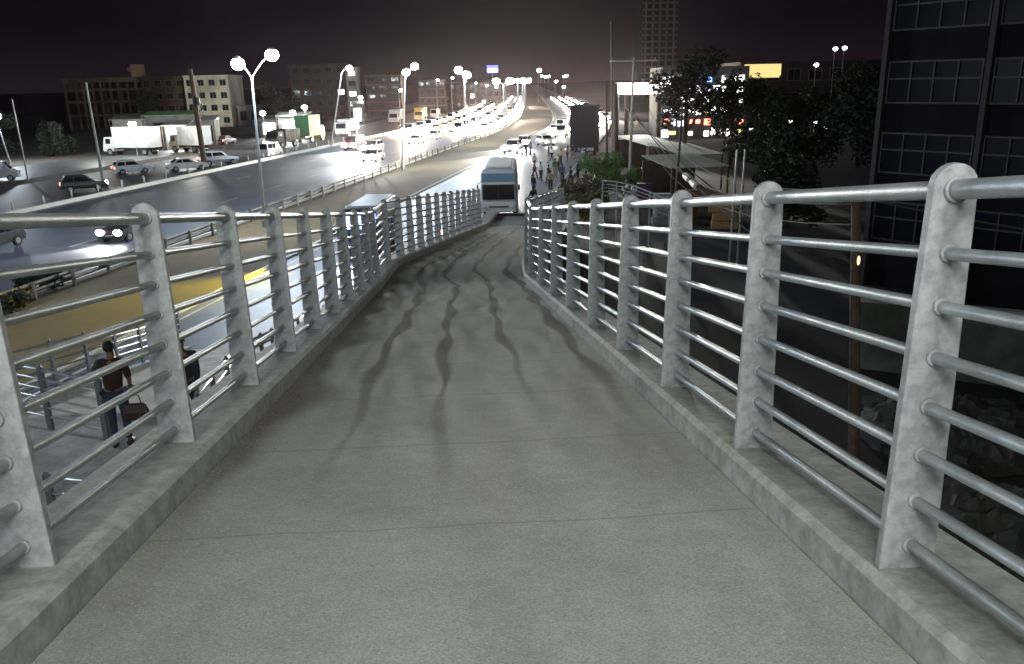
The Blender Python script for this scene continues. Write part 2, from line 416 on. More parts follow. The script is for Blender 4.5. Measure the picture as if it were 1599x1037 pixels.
def railing(label, spots, extra, grp):
    """spots: list of (x,y,zbase,rz) for posts; extra: polyline end points"""
    t_ = thing('railing', label, 'railing', group=grp)
    for (x, y, z, rz) in spots:
        o = bpy.data.objects.new('post', PM); COL.objects.link(o); o.parent = t_
        o.location = (x, y, z); o.rotation_euler = (random.uniform(-.006, .006), random.uniform(-.008, .008), rz)
        if not o.modifiers:
            bv = o.modifiers.new('bevel', 'BEVEL'); bv.width = .005; bv.segments = 2; bv.limit_method = 'ANGLE'
    for k, h in enumerate(RZ):
        rad = .030 if k == 7 else .0200
        b_ = MB(); pts = [(x, y, z+h+random.uniform(-.004, .004)) for (x, y, z, rz) in ([extra[0]] if extra[0] else [])+spots+([extra[1]] if extra[1] else [])]
        fine = []
        for i in range(len(pts)-1): fine.append(pts[i])
        fine.append(pts[-1])
        b_.tube(fine, rad, 14); b_.build('rail', TUBEM, t_, smooth=True)
        c_ = MB()
        for (x, y, z, rz) in spots:
            if y < 12: c_.tube([(x, y-.034, z+h), (x, y+.034, z+h)], rad+.007, 12)
    return t_
def zd(y): return 7.6 - .15*y
sl = []
for y in (-1.6, -.1, 1.35, 2.8, 4.45, 6.0, 7.5, 9.0, 10.5, 12.0, 13.6, 15.2): sl.append((-1.60, y, zd(y)+.15, 0))
sl.append((-1.60, 16.45, 5.17+.15, 0))
p = at(1, .93, -1.60); sl.append((p.x, p.y, p.z+.15, -.09))
for k in range(1, 13):
    p = at(2, k/12.6*.985, -1.60); sl.append((p.x, p.y, p.z+.15, -.187))
railing('grey railing along the left edge of the ramp, kinking to the right beyond the landing', sl, (None, None), 'railings of the footbridge ramp')
sr = []
for y in (-1.9, -.5, .95, 2.38, 3.82, 5.32, 6.9, 8.5, 10.2, 11.9, 13.7, 15.6): sr.append((1.48, y, zd(y)+.15, 0))
p = at(1, .9, 1.52); sr.append((p.x, p.y, p.z+.15, -.14))
for k in range(1, 9):
    p = at(2, k/12.6*.985*1.5, 1.56); sr.append((p.x, p.y, p.z+.15, -.187))
railing('brightly lit grey railing with round-topped posts along the right edge of the ramp', sr, (None, None), 'railings of the footbridge ramp')

# lower landing on the left with its own rails -------------------------------
low = thing('lower_ramp', 'lower concrete ramp deck left of the main ramp, seen through its railing', 'ramp', (-5.9, 12.0, 0))
b_ = MB(); b_.prism([(-3.0, 3.5), (2.2, 3.5), (12, 1.6), (12, 1.3), (2.2, 3.2), (-3.0, 3.2)], 2.15); b_.build('deck', CONC, low)
for sx in (-1, 1):
    b_ = MB(); b_.prism([(-3.0, 3.49), (-3.0, 3.6), (2.2, 3.6), (12, 1.7), (12, 1.59), (2.2, 3.49)], .09, x0=sx*2.05); b_.build('kerb', KERBM, low)
for y in (-2, 6):
    b_ = MB(); b_.tube([(0, y, 0), (0, y, 3.2 if y < 0 else 2.45)], .3, 14); b_.build('pier', CONC, low)
def lowrail(label, A, B, n_, h=1.1, nr=6):
    t_ = thing('handrail', label, 'railing', group='railings of the lower landing')
    A = Vector(A); B = Vector(B); d = (B-A); rz = atan2(d.y, d.x)+pi/2
    for k in range(n_):
        p = A.lerp(B, k/(n_-1)); q = MB()
        q.box((0, 0, h/2), (.05, .11, h)); q.ball((0, 0, h), (.025, .055, .05), 8, 6)
        o = q.build('post', mat('dark_post_paint', (.10, .12, .13), .5, 0, .2, 6), t_); o.location = p; o.rotation_euler = (0, 0, rz-pi/2+pi/2)
    for k in range(nr):
        z = h-.04-k*(h-.1)/nr; q = MB(); q.tube([A+Vector((0, 0, z)), B+Vector((0, 0, z))], .02 if k else .027, 10); q.build('rail', TUBEM, t_, smooth=True)
lowrail('dark-posted handrail crossing the lower ramp left of the person in maroon', (-8.0, 14.0, 3.6), (-5.75, 12.9, 3.5), 3)
lowrail('handrail of the lower ramp nearest the main ramp, behind the person in black', (-3.85, 9.2, 3.6), (-3.85, 14.2, 3.6), 7)
lowrail('sloping handrail continuing down the lower ramp beyond the person in black', (-3.85, 14.9, 3.45), (-3.85, 23.5, 1.8), 10)
lowrail('outer handrail of the lower ramp going down towards the road', (-7.95, 14.6, 3.5), (-7.95, 23.5, 1.8), 7)
lowrail('low bright handrail in front of the legs of the standing person', (-5.6, 10.6, 3.5), (-4.0, 10.1, 3.5), 2, .55, 2)


# ------------------------------------------------------------------ vehicles (front towards +y, origin on the ground at the middle)
def wheel(parent, x, y, rad, w=.2):
    b_ = MB(); b_.tube([(x-w/2, y, rad), (x+w/2, y, rad)], rad, 18); t_ = b_.build('wheel', TYRE, parent)
    sx = 1 if x > 0 else -1
    b_ = MB(); b_.tube([(x+sx*(w/2-.01), y, rad), (x+sx*(w/2+.012), y, rad)], rad*.6, 14); b_.build('rim', RIM, t_)
def lamps(parent, W_, yf, yr, zf, zr, head, tail, hs=.15, ts=.13, brake=False):
    hm = HEADL if head else mat('lamp_glass', (.5, .5, .5), .1, 0, 0)
    tm = TAILL if tail else mat('tail_glass', (.25, .01, .01), .2, 0, 0)
    for sx in (-1, 1):
        b_ = MB(); b_.ball((sx*(W_/2-.24), yf, zf), (hs*1.15, .06, hs*.75), 12, 8); b_.build('headlight', hm, parent)
        b_ = MB(); b_.box((sx*(W_/2-.14), yr, zr), (ts, .06, ts*1.5)); b_.build('taillight', tm, parent)
    b_ = MB(); b_.box((0, yr-.025, zr-.28), (.5, .02, .12)); b_.build('number_plate', WHITEP, parent)
    b_ = MB(); b_.box((0, yf+.05, zf-.22), (.5, .02, .12)); b_.build('number_plate', WHITEP, parent)
def car(label, pm, kind='sedan', head=False, tail=False, loc=(0, 0, 0), rz=0, cat='car', group=None, name='parked_car', beam=0, hs=.16):
    t_ = thing(name, label, cat, loc, rz, group)
    if kind == 'sedan':  low_, cab = [(-2.15,.30),(-2.2,.60),(-2.12,.88),(-1.45,.93),(1.0,.93),(1.95,.76),(2.15,.60),(2.15,.30)], [(-1.75,.90),(-1.05,1.38),(.05,1.42),(.95,.90)]
    elif kind == 'hatch': low_, cab = [(-1.95,.30),(-2.0,.62),(-1.9,.92),(.95,.92),(1.75,.80),(1.95,.60),(1.95,.30)], [(-1.88,.90),(-1.55,1.44),(.15,1.50),(1.0,.90)]
    elif kind == 'suv': low_, cab = [(-2.2,.38),(-2.25,.75),(-2.15,1.08),(1.05,1.08),(2.05,.98),(2.25,.75),(2.25,.38)], [(-2.13,1.05),(-1.9,1.68),(.25,1.72),(1.05,1.05)]
    else: low_, cab = [(-2.3,.35),(-2.35,.8),(-2.3,1.12),(1.75,1.12),(2.3,.85),(2.35,.6),(2.35,.35)], [(-2.28,1.1),(-2.2,1.98),(1.05,2.0),(1.75,1.1)]
    W_ = {'sedan': 1.72, 'hatch': 1.66, 'suv': 1.85, 'van': 1.75}[kind]
    b_ = MB(); b_.prism(low_, [W_/2*(.93 if z < .45 or z > .85 and kind != 'van' else 1.0) for y, z in low_])
    rf = max(z for y, z in cab)
    b_.prism(cab, [W_/2*(.93 if z < rf-.2 else .76 if kind != 'van' else .86) for y, z in cab])
    b_.build('body', pm, t_, bevel=.045)
    (y0, z0), (y1, z1), (y2, z2), (y3, z3) = cab; wl, wh = W_/2*.93, W_/2*(.76 if kind != 'van' else .86)
    def lerp(a, b__, k): return a+(b__-a)*k
    def pane(nm, p, q, s0, s1, k0=.12, k1=.86, out_=.012):
        w_ = MB(); dn = Vector((0, q[1]-p[1], -(q[0]-p[0]))).normalized()*out_*(1 if True else 1)
        if nm == 'rear_window': dn = -dn
        a = [(lerp(p[0], q[0], k), lerp(p[1], q[1], k), lerp(wl, wh, k)) for k in (k0, k1)]
        vs = [(-a[0][2]*.9, a[0][0], a[0][1]), (a[0][2]*.9, a[0][0], a[0][1]), (a[1][2]*.9, a[1][0], a[1][1]), (-a[1][2]*.9, a[1][0], a[1][1])]
        n_ = (Vector(vs[1])-Vector(vs[0])).cross(Vector(vs[2])-Vector(vs[1])).normalized()
        if (n_.y > 0) != (nm == 'windscreen'): n_ = -n_
        if n_.z < 0 and abs(n_.y) < .3: n_ = -n_
        vo = [tuple(Vector(v)+n_*out_) for v in vs]; vi = [tuple(Vector(v)-n_*.03) for v in vs]
        w_.add(vi+vo, [(0,1,2,3), (7,6,5,4), (0,4,5,1), (1,5,6,2), (2,6,7,3), (3,7,4,0)]); w_.build(nm, GLASS, t_)
    pane('windscreen', cab[3], cab[2], 0, 0); pane('rear_window', cab[0], cab[1], 0, 0)
    for sx in (-1, 1):
        mid = (y1+y2)/2 - .1
        segs = [(lerp(y0, y1, .35)+.08, y1+.08, mid-.05, mid-.05), (mid+.05, mid+.05, y2-.03, lerp(y3, y2, .3)-.12)]
        if kind == 'van': segs = [(y0+.15, y1+.12, -.75, -.75), (-.65, -.65, .25, .25), (.35, .35, y2-.03, lerp(y3, y2, .3)-.12)]
        for (ya, yb, yc, yd) in segs:
            w_ = MB(); k0, k1 = .15, .84
            xa, xb = lerp(wl, wh, k0), lerp(wl, wh, k1); za, zb = lerp(z0, z1, k0), lerp(z0, z1, k1)
            vs = [(sx*(xa+.012), ya, za), (sx*(xb+.012), yb, zb), (sx*(xb+.012), yc, zb), (sx*(xa+.012), yd, za)]
            vi = [(v[0]-sx*.04, v[1], v[2]) for v in vs]
            w_.add(vi+vs, [(0,1,2,3), (7,6,5,4), (0,4,5,1), (1,5,6,2), (2,6,7,3), (3,7,4,0)]); w_.build('side_window', GLASS, t_)
        w_ = MB(); w_.ball((sx*(W_/2+.06), y3-.25, z3+.12), (.09, .05, .07), 8, 6); w_.build('wing_mirror', pm, t_)
    yb_, yf_ = low_[0][0], low_[-1][0]; rad = .31 if kind != 'suv' else .36
    for sx in (-1, 1):
        for yy_ in (yb_+.75, yf_-.8): wheel(t_, sx*(W_/2-.09), yy_, rad)
    b_ = MB(); b_.box((0, yf_+.01, .42), (W_*.9, .08, .16)); b_.box((0, yb_-.01, .45), (W_*.9, .08, .16)); b_.build('bumper', BLACK if kind == 'suv' else pm, t_, bevel=.02)
    lamps(t_, W_, yf_-.01, yb_-.02, .68 if kind in ('sedan', 'hatch') else .84, .74 if kind != 'suv' else .95, head, tail, hs)
    if beam:
        spot('headlight_beam', (0, yf_+.25, .72), (0, yf_+10, .15), beam, (1.0, .95, .86), radians(80), .7, .25, t_)
        if beam > 8000: spot('dipped_beam', (0, yf_+.2, .8), (0, yf_+2.3, 0), 24000, (1, .9, .86), radians(48), .9, .3, t_)
    return t_
def lorry(label, pm, boxm, Lg=7.0, Hh=3.6, head=False, tail=False, loc=(0, 0, 0), rz=0, group=None, name='lorry', cat='lorry', Wd=2.4, open_top=False):
    t_ = thing(name, label, cat, loc, rz, group); h = Lg/2
    b_ = MB(); cabp = [(h-1.75, .55), (h-1.75, 2.45), (h-1.5, 2.55), (h-.35, 2.5), (h-.08, 1.5), (h, 1.2), (h, .55)]
    b_.prism(cabp, Wd/2-.1); b_.build('cab', pm, t_, bevel=.06)
    b_ = MB(); b_.add([(-Wd/2+.3, h-.05, 1.5), (Wd/2-.3, h-.05, 1.5), (Wd/2-.3, h-.31, 2.35), (-Wd/2+.3, h-.31, 2.35),
                       (-Wd/2+.3, h-.2, 1.5), (Wd/2-.3, h-.2, 1.5), (Wd/2-.3, h-.45, 2.35), (-Wd/2+.3, h-.45, 2.35)],
                      [(0,1,2,3), (7,6,5,4), (0,4,5,1), (1,5,6,2), (2,6,7,3), (3,7,4,0)]); b_.build('windscreen', GLASS, t_)
    for sx in (-1, 1):
        b_ = MB(); b_.box((sx*(Wd/2-.095), h-.95, 1.95), (.03, .8, .7)); b_.build('side_window', GLASS, t_)
    b_ = MB(); y0, y1 = -h, h-1.85; b_.box((0, (y0+y1)/2, (1.05+Hh)/2), (Wd, y1-y0, Hh-1.05))
    for k in range(6): # ribs of the box sides
        yy_ = y0+.15+(y1-y0-.3)*k/5
        for sx in (-1, 1): b_.box((sx*(Wd/2+.02), yy_, (1.05+Hh)/2), (.05, .09, Hh-1.1))
    b_.build('cargo_box', boxm, t_, bevel=.02)
    b_ = MB()
    for sx in (-.32, .32): b_.box((sx, -.1, .9), (.12, Lg-.4, .22))
    b_.box((0, -h+.05, .6), (Wd-.2, .08, .18)); b_.build('chassis', BLACK, t_)
    for sx in (-1, 1):
        for yy_ in (h-1.1, -h+1.3): wheel(t_, sx*(Wd/2-.2), yy_, .48, .3)
    lamps(t_, Wd, h+.01, -h-.01, .85, .85, head, tail, .16)
    return t_
def bus(label, pm, low_m, Lg, Wd, Hh, loc, rz, name='bus', cat='bus', group=None, head=False, tail=False, blue=False, topm=None, roofm=None):
    t_ = thing(name, label, cat, loc, rz, group); h = Lg/2
    b_ = MB(); prof = [(-h, .38), (-h-.03, 1.2), (-h+.08, Hh-.25), (-h+.3, Hh-.03), (0, Hh), (h-.35, Hh-.03), (h-.10, Hh-.3), (h-.0, Hh*.42), (h+.04, .9), (h, .38)]
    b_.prism(prof, [Wd/2*(.86 if z > Hh-.1 else .97 if z > Hh-.4 else 1) for y, z in prof]); b_.build('body', pm, t_, bevel=.07)
    b_ = MB(); b_.prism([(-h+.35, Hh+.006), (-h+.6, Hh+.07), (h-.9, Hh+.07), (h-.5, Hh-.01)], Wd/2*.72); b_.build('roof', roofm or pm, t_, bevel=.03)
    def front(nm, z0, z1, m_, hwid, o=.03, parent=t_):
        w_ = MB(); fy = lambda z: h - .10*(z-Hh*.42)/(Hh*.58-.3) if z > Hh*.42 else h+.02
        vs = [(-hwid, fy(z0)+o, z0), (hwid, fy(z0)+o, z0), (hwid, fy(z1)+o, z1), (-hwid, fy(z1)+o, z1)]
        vi = [(v[0], v[1]-.09, v[2]) for v in vs]
        w_.add(vi+vs, [(0,1,2,3), (7,6,5,4), (0,4,5,1), (1,5,6,2), (2,6,7,3), (3,7,4,0)]); return w_.build(nm, m_, parent)
    k = Hh/3.3
    front('windscreen', 1.25*k, 2.25*k, GLASS, Wd/2-.14)
    front('visor_band', 2.29*k, 2.41*k, WHITEP, Wd/2-.1, .06)
    front('upper_windscreen', 2.45*k, 3.0*k, topm or mat('tinted_glass', (.14, .28, .38), .15, 0, .1), Wd/2-.1)
    front('grille', .45*k, 1.05*k, low_m, Wd/2-.04, .07)
    front('grille_slot', .72*k, .82*k, BLACK, Wd/2-.55, .10)
    w_ = MB(); w_.box((0, h+.03, 1.75*k), (.07, .05, 1.0*k)); w_.build('windscreen_divider', BLACK, t_)
    for sx in (-1, 1):
        n_ = int(Lg/1.35)
        for j in range(n_):
            w_ = MB(); w_.box((sx*(Wd/2+.0), -h+.75+j*(Lg-1.1)/n_, 1.75*k), (.05, (Lg-1.1)/n_-.14, .8*k)); w_.build('side_window', GLASS, t_)
        for yy_ in (h-2.0 if Lg > 6 else h-.9, -h+1.9 if Lg > 6 else -h+.9): wheel(t_, sx*(Wd/2-.15), yy_, .45*k if Lg > 6 else .33, .26)
        w_ = MB(); w_.tube([(sx*(Wd/2-.1), h-.05, 2.5*k), (sx*(Wd/2+.16), h+.2, 2.35*k)], .02, 6); w_.box((sx*(Wd/2+.18), h+.2, 2.1*k), (.12, .06, .36)); w_.build('wing_mirror', BLACK, t_)
    lamps(t_, Wd, h+.09, -h-.05, .75*k, .9*k, head, tail, .15)
    b_ = MB(); b_.box((0, 0, .5), (Wd*.8, Lg*.8, .3)); b_.build('underbody', BLACK, t_)
    return t_

P_WHITE = paint('white', (.62, .62, .6)); P_SILVER = mat('paint_silver', (.42, .43, .44), .3, .5, .1, coat=.3)
P_DARK = paint('dark', (.03, .028, .03)); P_RED = paint('dark_red', (.16, .02, .02)); P_GREEN = mat('green_tarp', (.03, .12, .045), .7, 0, .25, 2, bump=.4)
P_YEL = paint('yellow', (.62, .42, .04)); P_BEIGE = mat('canvas_beige', (.42, .34, .24), .85, 0, .2, 2, bump=.4); P_BLUE = paint('blue', (.05, .09, .35))
P_GREY = paint('grey', (.20, .21, .22)); P_MAROON = paint('maroon', (.10, .03, .03))
BOXW = mat('white_box_side', (.66, .67, .64), .55, 0, .12, 1.5, dirt=.15)
AW = pi  # facing the camera
# far carriageway (side road), left, tails towards the camera
car('dark hatchback with red taillights lit, nearest car on the road beyond the highway', P_DARK, 'hatch', tail=True, loc=(-34.0, 80.5, 0), rz=-1.15, head=True)
car('pinkish white car standing between the dark hatchback and the white saloon', P_WHITE, 'hatch', loc=(-35.2, 96.2, 0), rz=-1.0, tail=True)
car('white saloon between the pinkish car and the silver off-roader', P_WHITE, 'sedan', loc=(-29.8, 98.0, 0), rz=-1.05)
car('silver off-roader with dark windows beside the thick wooden pole', P_SILVER, 'suv', loc=(-27.8, 103.6, 0), rz=-.95, tail=True)
car('white van cut off by the left edge of the picture', P_WHITE, 'van', loc=(-47.8, 92.0, 0), rz=-1.25, cat='van', name='parked_van')
car('small white van seen from behind, in front of the black pick-up', P_WHITE, 'van', loc=(-23.6, 113.0, 0), rz=HD(113), cat='van', name='parked_van')
car('dark car with two red taillights far behind the first highway lamp', P_MAROON, 'sedan', tail=True, loc=(-36.5, 142, 0), rz=-.25)
lorry('long white box lorry parked farthest left, roof rail dark', P_WHITE, BOXW, 8.0, 3.9, loc=(-44.9, 124, 0), rz=1.25, group='lorries parked along the back road')
lorry('white-sided lorry with brown canvas end, right of the glaring shop lights', P_BEIGE, BOXW, 6.2, 3.7, loc=(-37.6, 126.5, 0), rz=1.05, group='lorries parked along the back road')
lorry('black-fronted pick-up lorry with pale roof rim left of the green lorry', P_DARK, P_DARK, 5.5, 2.7, loc=(-25.3, 131.5, 0), rz=HD(130)+2.9, group='lorries parked along the back road', head=False)
lorry('lorry with a green tarpaulin body', P_YEL, P_GREEN, 7.0, 4.3, loc=(-23.0, 143.5, 0), rz=HD(140), group='lorries parked along the back road', tail=False)
lorry('white box lorry right of the green lorry', P_WHITE, BOXW, 6.5, 3.0, loc=(-18.5, 156, 0), rz=HD(150)+pi, group='lorries parked along the back road')
lorry('pale pink-white box lorry just left of the second highway lamp', P_WHITE, BOXW, 6, 3.2, loc=(-12.3, 199, 0), rz=HD(190)+pi, group='lorries parked along the back road')
lorry('yellow box lorry just right of the second highway lamp', P_YEL, P_YEL, 6, 3.2, loc=(-7.0, 210, 0), rz=HD(200)+pi, group='lorries parked along the back road')
lorry('small white van-sized lorry right of the yellow one', P_WHITE, BOXW, 5, 2.4, loc=(-3.6, 221, 0), rz=HD(210)+pi, group='lorries parked along the back road', Wd=2.0)
# highway, moving towards the camera
car('dark car with two glaring headlights coming down the near end of the highway', P_DARK, 'hatch', head=True, loc=(-20.4, 53.5, 0), rz=HD(53)+pi, name='moving_car', beam=2500, hs=.24)
car('dark car leaving the picture at the left edge on the highway', P_DARK, 'sedan', tail=False, loc=(-27.6, 51.0, 0), rz=HD(50)+pi, name='moving_car')
car('saloon in the foremost white glare of the highway headlights', P_SILVER, 'sedan', head=True, loc=(-9.4, 103.5, 0), rz=HD(100)+pi, name='moving_car', beam=20000, hs=.40)
car('car half lost in glare, behind the foremost glaring saloon', P_WHITE, 'suv', head=True, loc=(-10.5, 116, 0), rz=HD(100)+pi, name='moving_car', beam=20000, hs=.40)
car('car in the far lane beside the glare, under the pink shine', P_RED, 'van', head=True, loc=(-13.6, 122, 0), rz=HD(120)+pi, name='moving_car', cat='van', beam=20000, hs=.40)
car('pale car right of the second highway lamp, coming out of the glare', P_WHITE, 'sedan', head=True, loc=(-5.2, 131, 0), rz=HD(130)+pi, name='moving_car', beam=2500)
car('white car following the pale car right of the second highway lamp', P_WHITE, 'hatch', head=True, loc=(-2.6, 141, 0), rz=HD(140)+pi, name='moving_car')
# the blown-out queue farther up: small copies of one mesh
def queue_mesh(nm, pm, h_=1.45, tall=False):
    b_ = MB(); b_.prism([(-2.1,.3), (-2.1,.9), (1.0,.92), (2.1,.65), (2.1,.3)], .86, 0)
    b_.prism([(-1.7,.9), (-1.2,h_), (.2,h_+.02), (1.0,.9)], [.8, .66, .66, .8], 0)
    b_.prism([(.3,h_-.08), (.25,h_-.05), (1.03,.93), (1.06,.96)][::-1], [.6, .6, .72, .72], 1)
    for sx in (-1, 1):
        b_.ball((sx*.6, 2.12, .66), (.42, .12, .32), 10, 6, 2); b_.box((sx*.7, -2.12, .75), (.14, .05, .2), 0, 3)
        for yy_ in (-1.3, 1.3): b_.tube([(sx*.86, yy_, .31), (sx*.7, yy_, .31)], .31, 12, 4)
    return b_.mesh(nm, [pm, GLASS, HEADL, TAILL, TYRE])
QM = [queue_mesh('queue_car', P_WHITE), queue_mesh('queue_car', P_SILVER, 1.75), queue_mesh('queue_car', P_BEIGE), queue_mesh('queue_car', P_WHITE, 1.7)]
first = True; kq = 0
y = 163
while y < 470:
    for ln in (-4.0, -8.6, -13.2, -17.6):
        if random.random() < .93:
            yy_ = y + random.uniform(-2, 2); o = bpy.data.objects.new('queuing_car', QM[kq % 4]); COL.objects.link(o); kq += 1
            o.location = (G(yy_)+ln+random.uniform(-.3, .3), yy_, 0); o.rotation_euler = (0, 0, HD(yy_)+pi+random.uniform(-.06, .06))
            tag(o, 'car lost in the white headlight glare of the queue up the highway', 'car', 'cars in the glare of the highway queue')
            if kq % 4 == 0 and y < 330:
                spot('headlight_beam', (0, 2.5, .75), (0, 7, 0), 36000, (1, .80, .56), radians(100), .8, .4, o)
            elif y < 235:
                spot('dipped_beam', (0, 2.4, .8), (0, 4.6, 0), 26000, (1, .90, .76), radians(44), .9, .3, o)
    y += 7.6 if y < 300 else 14
# service road, right
bus('bus coming down the service road with blue-tinted upper windscreen and white bumper', mat('bus_paint', (.42, .44, .47), .4, 0, .15, 2), BOXW, 9.5, 2.45, 3.3, (3.55, 61.6, 0), HD(60)+pi+.14, roofm=mat('bus_roof', (.5, .52, .48), .5, 0, .15, 1))
mb_ = bus('minibus with glaring blue light behind its windscreen, beyond the ramp railing on the left', P_DARK, P_DARK, 6.2, 2.1, 2.75, (-4.6, 46.8, 0), HD(46)+pi+.1, name='minibus', cat='minibus', head=True, roofm=mat('minibus_roof', (.2, .22, .23), .4, 0, .1, 1), topm=glow('blue_sign', (.12, .2, 1.0), 3))
b_ = MB(); b_.box((-.45, 3.19, 1.85), (.5, .05, .3)); b_.box((.5, 3.19, 1.9), (.45, .05, .26)); b_.build('blue_lamp', glow('blue_lamp', (.45, .6, 1.0), 14), mb_)
spot('headlight_beam', (0, 3.5, .8), (.3, 14, 0), 4200, (.92, .95, 1.0), radians(75), .6, .3, mb_)
point('cabin_light', (0, 3.6, 2.0), 160, (.15, .25, 1.0), .3, mb_)
spot('indicator_beam', (1.3, 2.6, 2.3), (6.6, 10.6, 0), 10000, (1.0, .80, .04), radians(46), .9, .3, mb_)
b_ = MB(); b_.ball((1.06, 2.6, 1.2), (.05, .09, .09), 8, 6); b_.build('indicator', glow('indicator', (1, .6, .05), 12), mb_)
car('glaring car at the bend of the service road, left of the parked white car', P_WHITE, 'suv', head=True, loc=(8.1, 110, 0), rz=HD(110)+pi-.05, name='moving_car', beam=20000, hs=.40)
car('car glaring behind the first glaring one at the bend of the service road', P_WHITE, 'hatch', head=True, loc=(10.4, 121, 0), rz=HD(120)+pi-.05, name='moving_car', beam=20000, hs=.40)
car('parked white car among the crowd on the right of the service road', P_WHITE, 'hatch', head=True, loc=(13.6, 121.5, 0), rz=HD(110)+pi+.5)
car('white van with dark windscreen parked behind the crowd', P_WHITE, 'van', head=True, loc=(18.2, 139, 0), rz=HD(130)+pi, cat='van', name='parked_van')
y = 150
while y < 420:
    for ln in (10.5, 14.0, 17.5):
        yy_ = y + random.uniform(-2, 2); o = bpy.data.objects.new('queuing_car', QM[kq % 4]); COL.objects.link(o); kq += 1
        o.location = (G(yy_)+ln+(2.5 if y > 180 else 0), yy_, 0); o.rotation_euler = (0, 0, HD(yy_)+pi+random.uniform(-.1, .1))
        tag(o, 'car in the white glare at the far end of the service road', 'car', 'cars in the glare of the service road')
        if kq % 4 == 0 and y < 260: spot('headlight_beam', (0, 2.5, .75), (0, 7, 0), 26000, (1, .88, .72), radians(110), .8, .4, o)
    y += 14
lorry('very tall dark lorry load standing behind the crowd, its back to the camera', P_DARK, mat('dark_sheet', (.012, .010, .014), .8, 0, .3, 1.5, bump=.3), 8, 6.0, loc=(16.9, 106, 0), rz=HD(106), Wd=3.1)

# ------------------------------------------------------------------ street lamps
def street_lamp(label, base, top, heads, light=0, head_r=.26, em=LAMPW, grp='street lamps along the highway', r0=.11):
    t_ = thing('street_lamp', label, 'street lamp', base, 0, grp); T = Vector(top)-Vector(base)
    b_ = MB(); b_.tube([(0, 0, 0), (0, 0, .5)], r0*1.7, 12); b_.tube([(0, 0, .5), T*.5+Vector((0, 0, .1)), T], [r0, r0*.8, r0*.55], 12); b_.build('pole', STEEL, t_)
    for hd in heads:
        H_ = Vector(hd)-Vector(base); b_ = MB(); mid = (T+H_)/2+Vector((0, 0, .22)); b_.tube([T, mid, H_+Vector((0, 0, .1))], .045, 8)
        b_.build('arm', STEEL, t_)
        b_ = MB(); b_.ball(H_+Vector((0, 0, .07)), (head_r*.9, head_r*.8, head_r*1.02), 12, 8); h_ = b_.build('lamp_head', STEEL, t_)
        b_ = MB(); b_.ball(H_-Vector((0, 0, .06)), (head_r*1.15, head_r*1.15, head_r*1.0), 14, 8); b_.build('lamp_glass', em, h_, smooth=True)
        if light:
            point('lamp_light', H_-Vector((0, 0, head_r+.32)), light, (.76, .88, 1.0), .25, t_)
    return t_
street_lamp('two-armed highway lamp glaring biggest, nearest in view', (-12.5, 56.1, 0), (-12.35, 56.1, 9.5), [(-13.1, 56, 10.4), (-10.95, 56, 10.9)], 2800, .37)
street_lamp('second two-armed highway lamp, right of the glare of the first cars', (-5.3, 92.1, 0), (-4.5, 92.1, 9.4), [(-4.35, 92, 10.1), (-3.4, 92, 10.7)], 2600, .34)
street_lamp('third highway lamp, one bright cluster left of the blue sign', (2.5, 128, 0), (2.4, 128, 9.4), [(1.6, 128, 10.7), (2.8, 128, 10.0)], 3500, .5)
street_lamp('single lamp on the far side of the highway between the first two highway lamps', (-17.9, 130, 0), (-15.6, 130, 10.6), [(-14.4, 130, 11.3)], 4500, .42)
street_lamp('small lamp at the left edge of the picture', (-57.0, 114, 0), (-57.6, 114, 5.5), [(-57.4, 114, 6.0)], 2500, .38)
street_lamp('highway lamp on the near stretch, out of the picture to the left', (-22.8, 20, 0), (-22.8, 20, 9.5), [(-23.9, 20, 10.4), (-21.7, 20, 10.4)], 2000, .3)
street_lamp('highway lamp standing where the footbridge crosses, behind the viewer', (-31.0, -16, 0), (-31, -16, 9.5), [(-32, -16, 10.4), (-29.9, -16, 10.4)], 1500, .3)
k = 0
for y in (164, 200, 236, 272, 310, 350, 400, 460, 530, 620):
    x = G(y)-.3
    street_lamp('far highway lamp in the white glare of the road', (x, y, 0), (x, y, 8.3), [(x-1.3, y, 9.0), (x+1.3, y, 9.0)], 1000 if y < 300 else 0, .6 if y < 300 else .9, LAMPS_ if y > 250 else LAMPW)
for (x, y, z, w) in ((-10.2, 180, 7.6, 'whitish spot low over the lorries right of the second highway lamp'), (-3.2, 240, 9.6, 'first of the row of tiny lights above the brown flats'),
                    (1.0, 260, 10.2, 'second of the row of tiny lights above the brown flats'), (4.8, 270, 9.4, 'third of the row of tiny lights above the brown flats'),
                    (8.9, 290, 8.6, 'tiny lamp just right of the third highway lamp'), (13.0, 300, 7.6, 'lamp right of the third highway lamp, below the blue sign')):
    street_lamp(w, (x, y, 0), (x, y, z-.5), [(x+.4, y, z)], 0, .32, LAMPS_, 'small far lamps')
for i_, (x, y, z) in enumerate(((45, 420, 11), (49, 440, 10.5), (52, 450, 10.8), (60, 450, 10.6), (62, 455, 10.9), (47, 380, 8.3), (49, 370, 6.0))):
    street_lamp('tiny white lamp beyond the end of the service road', (x, y, 0), (x, y, z-.6), [(x+.5, y, z)], 0, .55, LAMPS_, 'tiny lamps beyond the service road')
street_lamp('orange lamp above the brightest part of the glare', (38.5, 370, 0), (38.5, 370, 12.2), [(39, 370, 13)], 0, .9, glow('lamp_orange', (1, .62, .3), 12), 'small far lamps')
